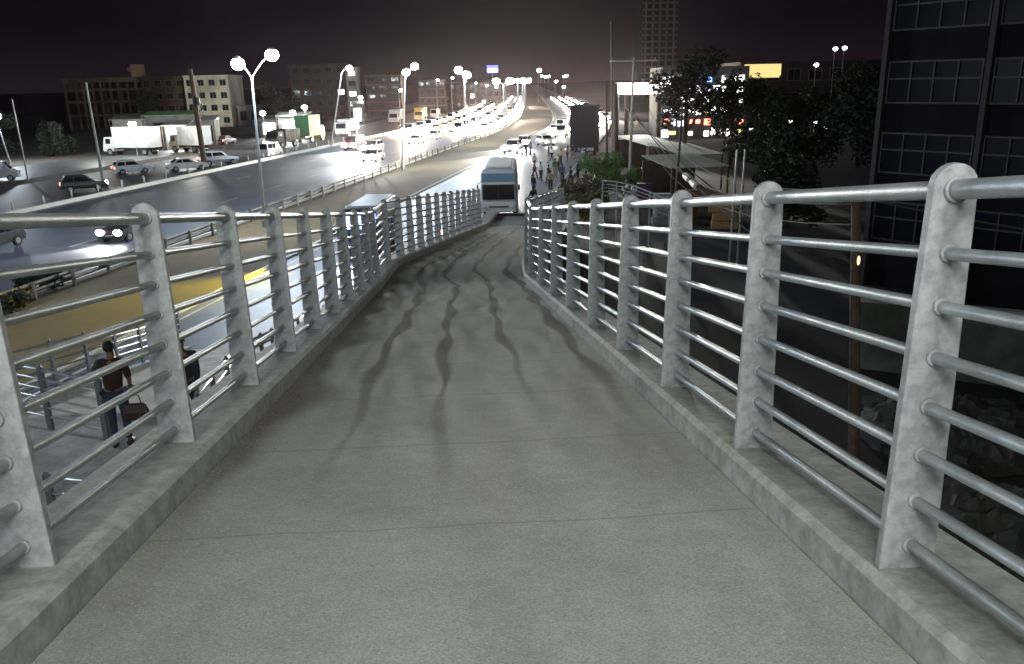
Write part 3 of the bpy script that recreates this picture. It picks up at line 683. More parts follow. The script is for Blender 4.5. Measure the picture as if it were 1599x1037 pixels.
# unseen lamps added behind the viewer; four of them spread out the post shadows
for (x, y, z, lb) in ((-1.72, -3.8, 12.6, 'nearer left'), (1.72, -4.6, 12.6, 'nearer right'), (-1.72, -9.5, 15.0, 'farther left'), (1.72, -10.5, 15.0, 'farther right')):
    street_lamp('added unseen lamp on the footbridge behind the viewer, '+lb, (x, y, 7.6-.15*y), (x, y, z-.4), [(x*.85, y+.1, z)], 0, .2, LAMPW, 'added lamps behind the viewer', r0=.05)
    spot('added_walkway_light', (x*.8, y+.15, z-.5), (0.1, 7, 6.5), 420 if y > -6 else 880, (.95, 1.0, .93), radians(110), .9, .9)

# ------------------------------------------------------------------ poles, wires, fences
def upole(label, base, top, r_=.13, m_=WOOD, arm=None, grp='poles'):
    t_ = thing('utility_pole', label, 'pole', base, 0, grp); T = Vector(top)-Vector(base)
    b_ = MB(); b_.tube([(0, 0, 0), T*.5, T], [r_, r_*.85, r_*.65], 10); b_.build('pole', m_, t_)
    for a in (arm or []):
        b_ = MB(); z = T.z-a[0]; c = T*(z/T.z); b_.box(c, (a[1], .1, .1), a[2] if len(a) > 2 else 0)
        for sx in (-.45, 0, .45): b_.tube([c+Vector((a[1]*sx, 0, .05)), c+Vector((a[1]*sx, 0, .25))], .04, 6)
        b_.build('crossarm', m_, t_)
    return t_
upole('white leaning pole in front of the left lorry', (-36.4, 90.9, 0), (-36.8, 91.5, 9.7), .15, mat('pole_white', (.5, .5, .47), .7, 0, .2, 3, dirt=.3))
upole('thin grey pole near the left edge', (-44.2, 91.5, 0), (-44.5, 91.8, 8.2), .09, STEEL)
tp = upole('thick dark wooden pole with a transformer, left of the silver off-roader', (-28.6, 100.7, 0), (-28.9, 100.7, 11.0), .34, WOOD)
b_ = MB(); b_.tube([(.1, -.45, 7.0), (.1, -.45, 7.9)], .38, 14); b_.box((-.05, -.2, 7.1), (1.4, .3, .12)); b_.build('transformer', BLACK, tp)
upole('thin pole in front of the whitish block', (-50, 180, 0), (-50.5, 180, 9.8), .1, STEEL)
upole('tallest wooden pole right of the road glare', (17.2, 89, 0), (16.8, 89, 14.6), .17, WOOD)
upole('pale pole with a wide crossarm in front of the bright canopy', (14.5, 68, 0), (14.65, 68, 10.5), .13, mat('pole_pale', (.42, .38, .33), .8, 0, .2, 3), [(.2, 3.8)])
upole('stout dark pole beside the shrub, left of the crossarm pole', (14.9, 76, 0), (14.8, 76, 8.6), .25, WOOD)
upole('dark pole between the tall lorry load and the stout pole', (15.6, 84, 0), (15.4, 84, 8.4), .15, WOOD)
upole('thin dark pole in front of the shed roofs', (12.9, 48, 0), (13.2, 48, 7.6), .09, WOOD)
bp_ = upole('brown wooden pole standing close to the ramp on the right, seen through the railing', (7.9, 14.6, 0), (7.15, 14.4, 7.1), .12, mat('pole_brown', (.06, .042, .032), .85, 0, .35, 5, bump=.5), [(.25, .8, .4)])
b_ = MB(); b_.ball((-.60, -.26, 5.75), (.03, .03, .09), 8, 6); b_.build('lamp', glow('lamp_warm', (1, .7, .3), .9), bp_)
b_ = MB(); b_.ball((-.80, -.25, 7.06), (.018, .018, .025), 8, 6); b_.build('indicator_lamp', glow('lamp_blueish', (.8, .9, 1), 1.5), bp_)
upole('left one of two short grey posts above the dark yard', (13.7, 40, 0), (13.75, 40, 5.6), .07, STEEL)
upole('right one of two short grey posts above the dark yard', (14.1, 40, 0), (14.15, 40, 5.6), .07, STEEL)
def wire(label, A, B, sag, r_=.018, grp='overhead wires', m_=None):
    A = Vector(A); B = Vector(B); pts = []
    for i in range(21):
        t = i/20; p = A.lerp(B, t); p.z -= sag*4*t*(1-t); pts.append(p)
    b_ = MB(); b_.tube(pts, r_, 6); return tag(b_.build('overhead_wire', m_ or BLACK), label, 'wire', grp), pts
wg = mat('wire_grey', (.03, .028, .028), .95, 0, 0)
wire('uppermost wire reaching the brown pole by the ramp', (14.65, 68, 9.9), (7.0, 14.2, 7.05), 2.6, .013, m_=wg)
wire('second wire reaching the brown pole by the ramp, sagging lower', (14.0, 68, 8.3), (7.0, 14.2, 6.8), 2.4, .012, m_=wg)
wire('lowest sagging wire behind the near railing posts', (14.4, 68, 7.5), (7.1, 14.4, 6.4), 2.5, .012, m_=wg)
wire('wire from the brown pole out of the picture to the right', (7.15, 14.4, 6.9), (18, 6, 7.2), .7, .016, m_=wg)
_, pts = wire('thick cable slanting down past the shed roofs, carrying two pale splice boxes', (14.6, 68, 6.6), (11.4, 30.0, 3.1), .6, .04, m_=wg)
wire('thick cable crossing the shed roofs', (14.8, 76, 7.6), (12.6, 34.0, 3.2), .5, .035, m_=wg)
for i, nm in ((12, 'upper pale splice box hanging on the thick cable'), (13, 'lower pale splice box hanging on the thick cable')):
    a, c = Vector(pts[i]), Vector(pts[i+1]); d = (c-a)
    t_ = thing('splice_box', nm, 'cable box', tuple(a.lerp(c, .5)), 0, 'splice boxes on the cable')
    b_ = MB(); b_.tube([-d*.36, -d*.30, d*.30, d*.36], [.06, .20, .20, .06], 10); b_.build('casing', mat('splice_plastic', (.62, .60, .5), .6, 0, .15), t_)
    for s_ in (-1, 1):
        b_ = MB(); b_.tube([d*.36*s_, d*.42*s_], .09, 8); b_.build('cable_gland', BLACK, t_)
# highway guard rail
gr = thing('guard_rail', 'weathered metal guard rail with pale posts along the near edge of the highway', 'guard rail', (0, 0, 0))
GM = mat('guard_metal', (.20, .18, .14), .6, .3, .35, 2, dirt=.4)
y = 22
while y < 150:
    x = G(y)-.1; b_ = MB(); b_.box((x, y, .42), (.14, .1, .84), HD(y)); b_.build('post', GM, gr); y += 2.6 if y < 110 else 4
for z in (.42, .72):
    b_ = MB(); yy_ = 22
    while yy_ < 196:
        y2 = yy_+6; a, c = (G(yy_)-.2, yy_), (G(y2)-.2, y2)
        for (dx, dz, dw) in ((0, 0, 0),):
            b_.add([(a[0], a[1], z-.09), (c[0], c[1], z-.09), (c[0]+.05, c[1], z), (a[0]+.05, a[1], z), (a[0], a[1], z+.09), (c[0], c[1], z+.075),
                    (a[0]-.03, a[1], z-.09), (c[0]-.03, c[1], z-.09), (a[0]-.03, a[1], z+.09), (c[0]-.03, c[1], z+.09)],
                   [(0,1,2,3), (3,2,5,4), (6,8,9,7), (4,5,9,8), (0,6,7,1)])
        yy_ = y2
    b_.build('beam', GM, gr)
MKM = mat('marker_white', (.6, .58, .5), .8, 0, .3, 4, dirt=.3)
mm = None
for k in range(26):
    y = 56+3.6*k; x = G(y)-22.2
    if mm is None:
        b_ = MB(); b_.tube([(0, 0, 0), (0, 0, .75), (0, 0, .85)], [.10, .09, .05], 8); mm = b_.mesh('marker_post', MKM)
    o = bpy.data.objects.new('marker_post', mm); COL.objects.link(o); o.location = (x+random.uniform(-.3, .3), y, 0); o.rotation_euler = (random.uniform(-.1, .1), random.uniform(-.1, .1), 0)
    tag(o, 'short pale marker post in the row on the median strip beyond the highway', 'bollard', 'marker posts on the median strip')

# ------------------------------------------------------------------ buildings
WALLD = mat('wall_brown', (.06, .04, .03), .9, 0, .3, .8, dirt=.3); WALLC = mat('wall_cream', (.42, .40, .33), .85, 0, .25, .7, dirt=.35)
WALLG = mat('wall_grey', (.20, .19, .18), .9, 0, .25, .8, dirt=.3); FRAMEM = mat('bare_concrete', (.20, .135, .095), .9, 0, .3, 1, dirt=.4)
ROOFM = mat('tin_roof', (.30, .31, .26), .6, .2, .25, 2, dirt=.3); DARKIN = mat('dark_interior', (.012, .010, .012), .9, 0, .2)
WINL = glow('window_lit', (1, .93, .8), 1.2); WINC = glow('window_cool', (.85, .95, 1), 2.2)
def block(label, x0, x1, y, d, h, wall, floors, cols, lit=(), rz=0, balc=False, grp=None, name='building', pane=None, roof=True, band=None):
    w = x1-x0; t_ = thing(name, label, 'building', ((x0+x1)/2, y, 0), rz, grp)
    b_ = MB(); b_.box((0, d/2, h/2), (w, d, h)); b_.build('wall', wall, t_)
    fh = h/floors; cw = w/cols
    for i in range(floors):
        for j in range(cols):
            cx = -w/2+cw*(j+.5); cz = fh*(i+.55)
            b_ = MB(); b_.box((cx, -.02, cz), (cw*.62, .1, fh*.52)); fr_ = b_.build('window', FRAMEM if pane is None else pane, t_)
            b_ = MB(); ww = cw*.62-.16
            for s_ in (-1, 1): b_.box((cx+s_*ww/4, -.06, cz), (ww/2-.05, .06, fh*.52-.16))
            b_.build('pane', (WINL if (i+j) % 2 else WINC) if (i, j) in lit else GLASS, fr_)
        if band is not None:
            b_ = MB(); b_.box((0, -.12, fh*(i+1)-.12), (w+.1, .3, .28)); b_.build('floor_band', band, t_)
    if roof:
        b_ = MB(); b_.box((0, d/2, h+.2), (w+.4, d+.4, .4)); b_.build('parapet', wall, t_)
    return t_
# open concrete frame on the far left
t_ = thing('unfinished_building', 'unfinished open concrete frame building with a small tank box on its roof, farthest left', 'building', (-79.5, 205, 0))
for z in (3.2, 6.2, 8.9, 11.0):
    b_ = MB(); b_.box((0, 7, z), (16.4, 14, .55 if z < 10 else 1.0)); b_.build('floor_slab', FRAMEM, t_)
for i in range(5):
    for yy_ in (.3, 6, 13):
        b_ = MB(); b_.box((-7.9+i*3.95, yy_, 5.4), (.45, .45, 10.8)); b_.build('column', FRAMEM, t_)
b_ = MB(); b_.box((0, 13.7, 5.5), (16, .3, 11)); b_.build('rear_wall', WALLD, t_)
b_ = MB(); b_.box((7.6, 4, 12.9), (2.3, 3, 2.8)); b_.box((6.0, 4, 13.3), (1.2, 1.2, .9)); b_.build('roof_tank', mat('tank', (.40, .26, .16), .8, 0, .2), t_)
block('brown windowless-looking block between the open frame and the whitish block', -70.9, -60.9, 207, 14, 11.2, WALLD, 4, 4)
wb = block('whitish four-storey block behind the thick wooden pole', -60.6, -50.6, 205, 14, 11.2, WALLC, 4, 4, lit=((0, 2),), pane=mat('wall_green', (.26, .30, .22), .8, 0, .2), band=WALLC)
block('low dark house right of the whitish block', -50.0, -42, 208, 9, 4.2, WALLG, 1, 3)
block('dark flats behind the green lorry with a narrow bright stairwell', -41, -26.6, 230, 14, 13.8, WALLD, 5, 5, lit=((2, 4),))
sw = block('slim pale stair tower lit white on three floors', -26.4, -23.4, 229, 6, 12.8, WALLC, 5, 1, lit=((4, 0), (2, 0), (1, 0)))
block('brown flats with faint banded balconies left of the second highway lamp', -21.8, -12.5, 232, 14, 11.0, WALLD, 5, 3, lit=(), band=FRAMEM)
block('brown flats right of the second highway lamp', -9.0, -.8, 262, 14, 9.6, WALLD, 4, 4, lit=(), band=WALLG)
block('far brown flats beside the third highway lamp', .2, 9, 290, 12, 8.4, WALLD, 3, 4, lit=((1, 3),))
block('distant low building left of the blue sign', 9.6, 22, 330, 12, 8.2, WALLG, 3, 5, lit=((0, 1), (2, 3)))
block('distant building under the blue sign', 15, 30, 420, 12, 9.0, WALLD, 3, 5, lit=((1, 1), (2, 4)))
# blue lit sign
t_ = thing('lit_sign', 'small blue lit sign high above the far road', 'sign', (20.6, 400, 0)); b_ = MB(); b_.tube([(0, 0, 0), (0, 0, 13.5)], .3, 8); b_.build('pole', STEEL, t_)
b_ = MB(); b_.box((0, 0, 14.2), (5.2, .5, 3.4)); b_.build('sign_box', glow('sign_blue', (.08, .08, .9), 1.2), t_)
b_ = MB()
for sx in (-1.6, -.5, .7, 1.7): b_.box((sx, -.3, 13.7), (.8, .1, 1.2))
b_.build('lettering', glow('sign_white', (.9, .9, 1), 8), t_)
# stalls and shop lights behind the lorries
def stall(label, x, y, w, h, wall, roofm, rz=0, lit=None, grp='roadside stalls'):
    t_ = thing('market_stall', label, 'stall', (x, y, 0), rz, grp)
    b_ = MB(); b_.box((0, 1.5, h/2), (w, 3, h)); b_.build('wall', wall, t_)
    b_ = MB(); b_.add([(-w/2-.3, -.9, h-.05), (w/2+.3, -.9, h-.05), (w/2+.3, 3.2, h+.5), (-w/2-.3, 3.2, h+.5), (-w/2-.3, -.9, h+.05), (w/2+.3, -.9, h+.05), (w/2+.3, 3.2, h+.6), (-w/2-.3, 3.2, h+.6)],
                      [(3,2,1,0), (4,5,6,7), (0,1,5,4), (1,2,6,5), (2,3,7,6), (3,0,4,7)]); b_.build('roof', roofm, t_)
    b_ = MB(); b_.box((0, -.04, h*.48), (w*.7, .1, h*.6)); b_.build('shop_opening', lit or DARKIN, t_)
    for sx in (-w/2-.1, w/2+.1):
        b_ = MB(); b_.box((sx, -.8, h/2), (.1, .1, h)); b_.build('post', WOOD, t_)
    return t_
SHOPW = glow('shop_white', (.93, .96, 1), 9)
stall('stall with small pale roof behind the left lorry', -50, 138, 5, 4.4, WALLC, ROOFM)
stall('stall with green tin roof behind the left lorry', -43.5, 138, 8, 4.9, WALLG, mat('green_roof', (.16, .26, .12), .7, 0, .2, 1))
stall('brightly lit shop between the two parked lorries', -41.0, 131.5, 3.2, 3.6, WALLG, ROOFM, lit=SHOPW)
stall('stall with pale roof box behind the brown-ended lorry', -38.5, 139, 2.6, 4.0, WALLC, WALLC)
stall('stall lit white behind the green lorry', -27.2, 152, 5.2, 3.9, WALLG, ROOFM, lit=SHOPW)
stall('small white-lit kiosk left of the black pick-up lorry', -32.6, 158, 3, 3.2, WALLG, ROOFM, lit=SHOPW)
stall('lit kiosk in front of the stair tower', -21, 200, 2.2, 4.6, WALLG, ROOFM, lit=SHOPW)
point('shop_light', (-41, 129.5, 3.3), 900, (.93, .97, 1), .4); point('shop_light', (-27.2, 150, 4.4), 900, (.93, .97, 1), .4); point('shop_light', (-48, 118.5, 5.2), 900, (.93, 1, .93), .4); point('shop_light', (-35.5, 119.5, 5.4), 1300, (1, .98, .9), .4)
for (x, y, z, lb) in ((-43.3, 121.0, 4.4, 'round white flood lamp over the right end of the left lorry'), (-31.8, 150, 4.6, 'round white flood lamp left of the black pick-up lorry'), (-26.6, 149, 4.6, 'left flood lamp over the green lorry'), (-24.6, 149.5, 5.4, 'right flood lamp over the green lorry'), (-20.6, 205, 6.0, 'tall white flood lamp beside the stair tower')):
    street_lamp(lb, (x, y, 0), (x, y, z-.3), [(x, y-.2, z)], 0, .42, LAMPW, 'flood lamps of the stalls', r0=.06)
# right: filling-station canopy, lit shop, long dark building
t_ = thing('station_canopy', 'white glaring filling station canopy right of the crossarm pole', 'canopy', (26.0, 110, 0))
b_ = MB(); b_.box((-.2, 4, 7.7), (5.6, 8, 1.5)); b_.build('roof', BOXW, t_)
b_ = MB(); b_.box((-.2, -.04, 7.7), (5.4, .1, 1.3)); b_.build('fascia', glow('fascia', (1, .98, .95), 6), t_)
for x in (-2.3, 2.1):
    b_ = MB(); b_.box((x, 4, 3.5), (.5, .5, 7)); b_.build('column', WALLD, t_)
b_ = MB(); b_.box((-4.1, -.5, 7.8), (1.1, .3, 1.2)); b_.build('flood_panel', glow('floodpanel', (.95, .98, 1), 3), t_)
b_ = MB(); b_.tube([(-4.3, -.4, 0), (-4.3, -.4, 7)], .12, 8); b_.build('pole', STEEL, t_)
point('canopy_light', (25.5, 108.5, 6.3), 300, (1, .97, .95), .5)
spot('added_facade_spot', (-50, 186, 3), (-55, 205, 6), 5000, (1, .95, .82), radians(48), .6, .3)  # spot added to brighten the whitish block, no fitting stands there
spot('flood_light', (21.6, 108.8, 7.8), (18.6, 73, 2.5), 34000, (1, .98, .86), radians(30), .5, .5)
cs = [(0, 0, 'white', (1, .98, .95), 3.5), (1, 0, 'red', (1, .12, .06), 3), (0, 1, 'pale', (.8, .8, 1), 2.2), (1, 1, 'yellow', (.8, .7, .2), 1.2), (2, 0, 'warm', (1, .8, .45), 1.4), (2, 1, 'blue', (.1, .2, 1), 2.5)]
t_ = thing('lit_shops', 'shop building with white, red and yellow lights glinting through the tree', 'building', (38.0, 126, 0))
b_ = MB(); b_.box((0, 4, 5.2), (13, 8, 10.4)); b_.build('wall', WALLG, t_)
random.seed(21)
pal = [(1, .97, .93), (1, .97, .93), (.85, .85, 1), (1, .2, .12), (.85, .75, .25), (.9, .95, 1), (.15, .3, 1)]
for i in range(6):
    for j in range(10):
        if random.random() < .80:
            ci = random.choice((0, 0, 1, 2, 4, 5)) if i not in (1,) else random.choice((0, 3, 3, 2)); ci = 6 if (i == 5 and j in (4, 5)) else ci
            b_ = MB(); b_.box((-5.9+j*1.25+random.uniform(-.2, .2), -.05, 1.0+i*1.55+random.uniform(-.2, .2)), (random.uniform(.5, 1.1), .1, random.uniform(.5, 1.1)))
            b_.build('shop_window', glow('shop_%d' % ci, pal[ci], (3.2, 0, 2.2, 2.5, 1.1, 3.0, 2.0)[ci] or 3.2), t_)
t_ = block('long dark building behind the trees with a yellow lit panel', 45, 75, 131, 12, 10.6, mat('wall_dark', (.025, .02, .02), .9, 0, .3), 3, 9, lit=())
b_ = MB(); b_.box((-11.8, -.35, 9.8), (5.6, .5, 1.7)); b_.box((-11.8, -.45, 8.8), (5.2, .3, .3)); b_.build('lit_panel', mat('panel_yellow', (.6, .5, .22), .6, 0, .35, 1.2, emit=(.85, .68, .27), es=.62), t_)
for i_, (x, y, z, c) in enumerate(((54.5, 128, 10.4, 'w'), (57.2, 128, 12.6, 'w'), (58.6, 128, 12.7, 'w'), (47.7, 120, 2.9, 'w'), (41.5, 118, 2.0, 'w'), (53.5, 120, 1.8, 'g'), (51.5, 120, 2.6, 'g'))):
    lb = ['small round lamp right of the yellow panel', 'left lamp of the pair high up beside the dark glass block', 'right lamp of the pair high up beside the dark glass block', 'white lamp low between the trees on the right',
          'tiny lamp low in the dark below the yellow panel', 'bluish-white lit patch nearest the dark glass block', 'small cold lamp just left of the bluish lit patch'][i_]
    street_lamp(lb, (x, y-2, 0), (x, y-2, z-.3), [(x, y-2.2, z)], 0, .3 if i_ not in (3, 5) else .5, glow('lamp_small_'+c, (1, .95, .95) if c == 'w' else (.7, .85, 1), 5), 'small lamps in the dark on the right', r0=.05)
# distant tower
t_ = thing('tower_block', 'tall unfinished tower block far behind on the right of the tallest pole', 'building', (96, 392, 0))
TWM = mat('tower_grey', (.16, .12, .12), .9, 0, .2, .3)
b_ = MB(); b_.box((0, 9, 31), (15, 18, 62)); b_.build('wall', mat('tower_dark', (.035, .028, .035), .9, 0, .2), t_)
for i in range(22):
    b_ = MB(); b_.box((0, -.6, 3+i*2.7), (15.6, 1.4, .8)); b_.build('balcony', TWM, t_)
for i in range(5):
    b_ = MB(); b_.box((-6.5+i*3.2, -.5, 31), (.8, 1.0, 60)); b_.build('column', TWM, t_)
spot('tower_light', (80, 350, 6), (96, 390, 35), 3500, (1, .82, .78), radians(70), .5, 1)
# dark glass block on the right
GL2 = None
A0 = Vector((18.2, 35.0, 0)); dr = Vector((.552, -.834, 0))
t_ = thing('office_block', 'dark multi-storey block with long rows of framed windows at the right edge', 'building', tuple(A0), atan2(dr.y, dr.x))
b_ = MB(); b_.box((15, 6.1, 10), (30, 12, 20)); b_.build('wall', mat('block_wall', (.013, .010, .013), .85, 0, .3, .6), t_)
FRM = mat('window_frame', (.075, .065, .07), .5, .2, .2, 3); GL2 = mat('block_glass', (.006, .006, .015), .35, 0, .2, .5); GL2.node_tree.nodes['Principled BSDF'].inputs['Specular IOR Level'].default_value = .08; FRM.node_tree.nodes['Principled BSDF'].inputs['Specular IOR Level'].default_value = .1; MATS['block_wall'].node_tree.nodes['Principled BSDF'].inputs['Specular IOR Level'].default_value = .1
for fl in range(6):
    z0 = 2.1+2.85*fl
    for bay in range(7):
        xa = .0+bay*4.15
        b_ = MB(); hh = 1.62
        for k in range(5): b_.box((xa+.12+k*.93, .03, z0+hh/2), (.055, .14, hh))
        for zz in (0, .95, hh): b_.box((xa+1.98, .035, z0+zz), (3.8, .16, .07))
        w_ = b_.build('window', FRM, t_)
        b_ = MB(); b_.box((xa+1.98, .075, z0+hh/2), (3.7, .05, hh-.02)); b_.build('pane', GL2, w_)
for bay in range(8):
    b_ = MB(); b_.box((bay*4.15-.05, -.07, 10), (.2, .3, 20)); b_.build('pilaster', mat('pilaster', (.045, .035, .038), .8, 0, .2), t_)
# sheds, goods, yard on the right
def shed(label, x, y, w, d, z, rz, m_):
    t_ = thing('shed', label, 'shed', (x, y, 0), rz, 'sheds with pale roofs'); b_ = MB(); n_ = 14
    for k in range(n_): # corrugated sheet
        xa = -w/2+w*k/n_; xb = xa+w/n_; xm = (xa+xb)/2; q = .05
        b_.add([(xa, -d/2, z), (xm, -d/2, z+q), (xb, -d/2, z), (xb, d/2, z+.35), (xm, d/2, z+.35+q), (xa, d/2, z+.35)], [(0,1,4,5), (1,2,3,4)])
    o = b_.build('roof', m_, t_); so = o.modifiers.new('thick', 'SOLIDIFY'); so.thickness = .03
    for sx in (-1, 1):
        for sy in (-1, 1):
            b_ = MB(); b_.box((sx*(w/2-.15), sy*(d/2-.15), z/2), (.12, .12, z)); b_.build('post', WOOD, t_)
    b_ = MB(); b_.box((0, d/2-.2, z/2), (w-.3, .06, z-.1)); b_.build('back_wall', WALLD, t_)
    return t_
SHR = mat('fibre_roof', (.50, .50, .40), .7, 0, .15, 2, dirt=.25)
shed('farthest pale-roofed shed, left of the thin dark pole', 19.2, 82, 3.4, 10, 3.0, .12, SHR)
shed('middle pale-roofed shed crossed by the thick cables', 20.2, 72.5, 3.6, 9, 2.9, .1, SHR)
shed('nearest and largest pale-roofed shed', 16.9, 60.5, 4.4, 6.5, 3.0, .1, SHR)
for (x, y, w, h, c, lb) in ((15.3, 54, 1.6, 1.8, (.30, .10, .06), 'reddish cloth-covered stack of goods under the nearest shed'), (16.6, 50, 1.8, 2.0, (.34, .22, .10), 'ochre cloth-covered stack beside the thin dark pole'), (13.2, 52, 1.2, 1.9, (.30, .32, .34), 'pale hanging sheet of a stall left of the reddish stack'),
                            (13.9, 60, 1.3, 1.6, (.07, .03, .05), 'dark wrapped bundle in front of the nearest shed')):
    t_ = thing('goods_stack', lb, 'stack of goods', (x, y, 0), random.uniform(-.3, .3), 'stacks of goods by the sheds')
    b_ = MB()
    for k in range(4): b_.box((random.uniform(-.1, .1), random.uniform(-.1, .1), h*(k+.5)/4), (w*random.uniform(.8, 1), .9, h/4+.0-.01), random.uniform(-.2, .2))
    b_.build('bundle', mat('cloth_%d' % int(x*10), c, .9, 0, .3, 3), t_, bevel=.08)
    b_ = MB(); b_.box((0, 0, h+.04), (w*.9, .8, .1), .1); b_.build('cover', mat('cover_%d' % int(x*10), tuple(v*.6 for v in c), .9, 0, .3, 3), t_, bevel=.03)
t_ = thing('yard_wall', 'grey block wall in the dark yard below the ramp on the right', 'wall', (16.5, 22.0, 0), -.55)
b_ = MB(); b_.box((0, 0, 1.1), (9, .25, 2.2)); b_.build('wall', mat('block_wall_grey', (.11, .115, .105), .9, 0, .35, 1.2, bump=.6, dirt=.35), t_)
b_ = MB(); b_.box((0, 0, 2.25), (9.1, .34, .12)); b_.build('coping', CONC, t_)
RUB = mat('rubble', (.055, .052, .048), .9, 0, .4, 2, bump=.8, dirt=.35)
def heap(lb, x, y, R_, h, seed):
    rd = random.Random(seed); b_ = MB()
    nn_ = 26; b_v = []
    for i in range(nn_+1):
        for j in range(nn_+1):
            a = -1+2*i/nn_; c = -1+2*j/nn_; d = hypot(a, c); z = h*max(0, 1-d*d)*(.8+.4*rd.random())
            b_v.append((a*R_+rd.uniform(-.04, .04), c*R_+rd.uniform(-.04, .04), z-.02))
    fs = [(i*(nn_+1)+j, (i+1)*(nn_+1)+j, (i+1)*(nn_+1)+j+1, i*(nn_+1)+j+1) for i in range(nn_) for j in range(nn_)]
    b_.add(b_v, fs)
    for k in range(60):
        a = rd.uniform(0, 2*pi); d = R_*sqrt(rd.random())*1.05; s_ = rd.uniform(.06, .28)
        b_.box((d*cos(a), d*sin(a), h*max(0, 1-(d/R_)**2)+s_*.2), (s_*2, s_*1.4, s_), rd.uniform(0, 3))
    o = b_.build('rubble_heap', RUB); o.location = (x, y, 0); tag(o, lb, 'rubble heap', 'rubble heaps in the yard')
heap('rubble heap at the lower right, below the nearest railing post', 9.8, 13.2, 2.6, 1.3, 1); heap('rubble heap farther back in the yard by the block wall', 12.6, 19, 2.4, .9, 2); heap('small rubble heap beside the foot of the brown pole', 7.4, 17.5, 1.4, .6, 3)
# curved railing on the far right of the ramp's end
t_ = thing('curved_railing', 'curved shiny handrail at the foot of the ramp beyond the shrub', 'railing', (0, 0, 0))
arc = []
for k in range(9):
    a = k/8; arc.append((8.4+2.9*a, 46.5-1.2*a-2.4*a*a, 3.55-.75*a*a))
for q in range(5):
    b_ = MB(); b_.tube([(p_[0], p_[1], p_[2]-.2*q) for p_ in arc], .04 if q == 0 else .025, 8); b_.build('rail', TUBEM, t_, smooth=True)
for k in range(0, 9, 2):
    b_ = MB(); b_.tube([(arc[k][0], arc[k][1], 0), (arc[k][0], arc[k][1], arc[k][2]+.04)], .045, 8); b_.build('post', POSTM, t_)

# ------------------------------------------------------------------ trees, shrubs, grass
def leaves(rd, clumps, n_, s0, s1):
    b_ = MB(); vs = []; fs = []
    for (c, R_) in clumps:
        for _ in range(int(n_*R_*R_)):
            while 1:
                p = Vector((rd.uniform(-1, 1), rd.uniform(-1, 1), rd.uniform(-1, 1)))
                if .25 < p.length < 1: break
            p = Vector(c)+p*R_*(.75+.35*rd.random()); s_ = rd.uniform(s0, s1)
            a = Vector((rd.uniform(-1, 1), rd.uniform(-1, 1), rd.uniform(-.6, .6))).normalized()*s_; d = Vector((rd.uniform(-1, 1), rd.uniform(-1, 1), rd.uniform(-1, 1))).normalized()*s_*.6
            o = len(vs); vs += [tuple(p-a), tuple(p+d), tuple(p+a), tuple(p-d)]; fs.append((o, o+1, o+2, o+3))
    b_.add(vs, fs); return b_
def tree(label, x, y, h, R_, seed, n_=240, ls=(.12, .26), trunk=.22, m_=FOL, grp='dark trees on the right'):
    rd = random.Random(seed); t_ = thing('tree', label, 'tree', (x, y, 0), 0, grp)
    clumps = []
    b_ = MB(); top = h-R_*.9; b_.tube([(0, 0, 0), (rd.uniform(-.2, .2), rd.uniform(-.2, .2), top*.5), (rd.uniform(-.3, .3), 0, top)], [trunk*1.2, trunk*.9, trunk*.6], 10)
    for k in range(8):
        a = rd.uniform(0, 2*pi); e_ = Vector((cos(a)*R_*rd.uniform(.4, .85), sin(a)*R_*rd.uniform(.4, .85), top+rd.uniform(-.55, .75)*R_))
        s_ = Vector((0, 0, top*rd.uniform(.55, 1.0))); b_.tube([s_, (s_+e_)/2+Vector((0, 0, .2)), e_], [trunk*.45, trunk*.3, trunk*.1], 6)
        clumps.append((tuple(e_), R_*rd.uniform(.28, .5)))
    for k in range(7):
        a = rd.uniform(0, 2*pi); d = rd.uniform(0, .75)*R_; clumps.append(((cos(a)*d, sin(a)*d, top+rd.uniform(-.3, .95)*R_), R_*rd.uniform(.2, .38)))
    b_.build('trunk', BARK, t_); leaves(rd, clumps, n_, *ls).build('crown', m_, t_); return t_
tree('tree whose dark crown glints with shop lights, right of the bright canopy', 21.3, 76, 10.4, 3.4, 3, 210)
tree('dark tree left of the yellow lit panel', 28.2, 84, 8.6, 3.3, 4, 170)
tree('dark tree below the yellow lit panel', 33.4, 80, 7.2, 3.6, 5, 170)
tree('dark tree beside the dark glass block', 31.2, 60, 8.6, 3.6, 6, 180)
tree('broad dark tree merging with its neighbours, right of the crossed wires', 27, 70, 7.2, 3.6, 31, 170)
tree('dark tree filling the gap below the two high lamps', 40.5, 82, 8.6, 4.2, 32, 150)
tree('low dark tree nearest the short grey posts', 20.5, 50, 4.2, 2.6, 33, 240)
tree('bushy dark tree low behind the short grey posts', 23.5, 58, 5.0, 2.6, 8, 260)
tree('dark tree behind the two high lamps', 50.5, 104, 9.5, 3.8, 9, 110)
tree('tree in front of the brown windowless block', -61, 180, 8.0, 3.2, 10, 140, grp='trees on the left')
tree('round dark tree behind the black pick-up lorry', -36, 185, 8.8, 4.2, 11, 120, grp='trees on the left')
tree('dark trees edge at the far left beside the small lamp', -66, 128, 5.4, 3.4, 12, 160, grp='trees on the left')
tree('low bushy tree left of the leaning white pole', -56, 126, 4.6, 2.8, 13, 200, grp='trees on the left')
GFOL = mat('foliage_lit', (.07, .16, .03), .8, 0, .4, .8)
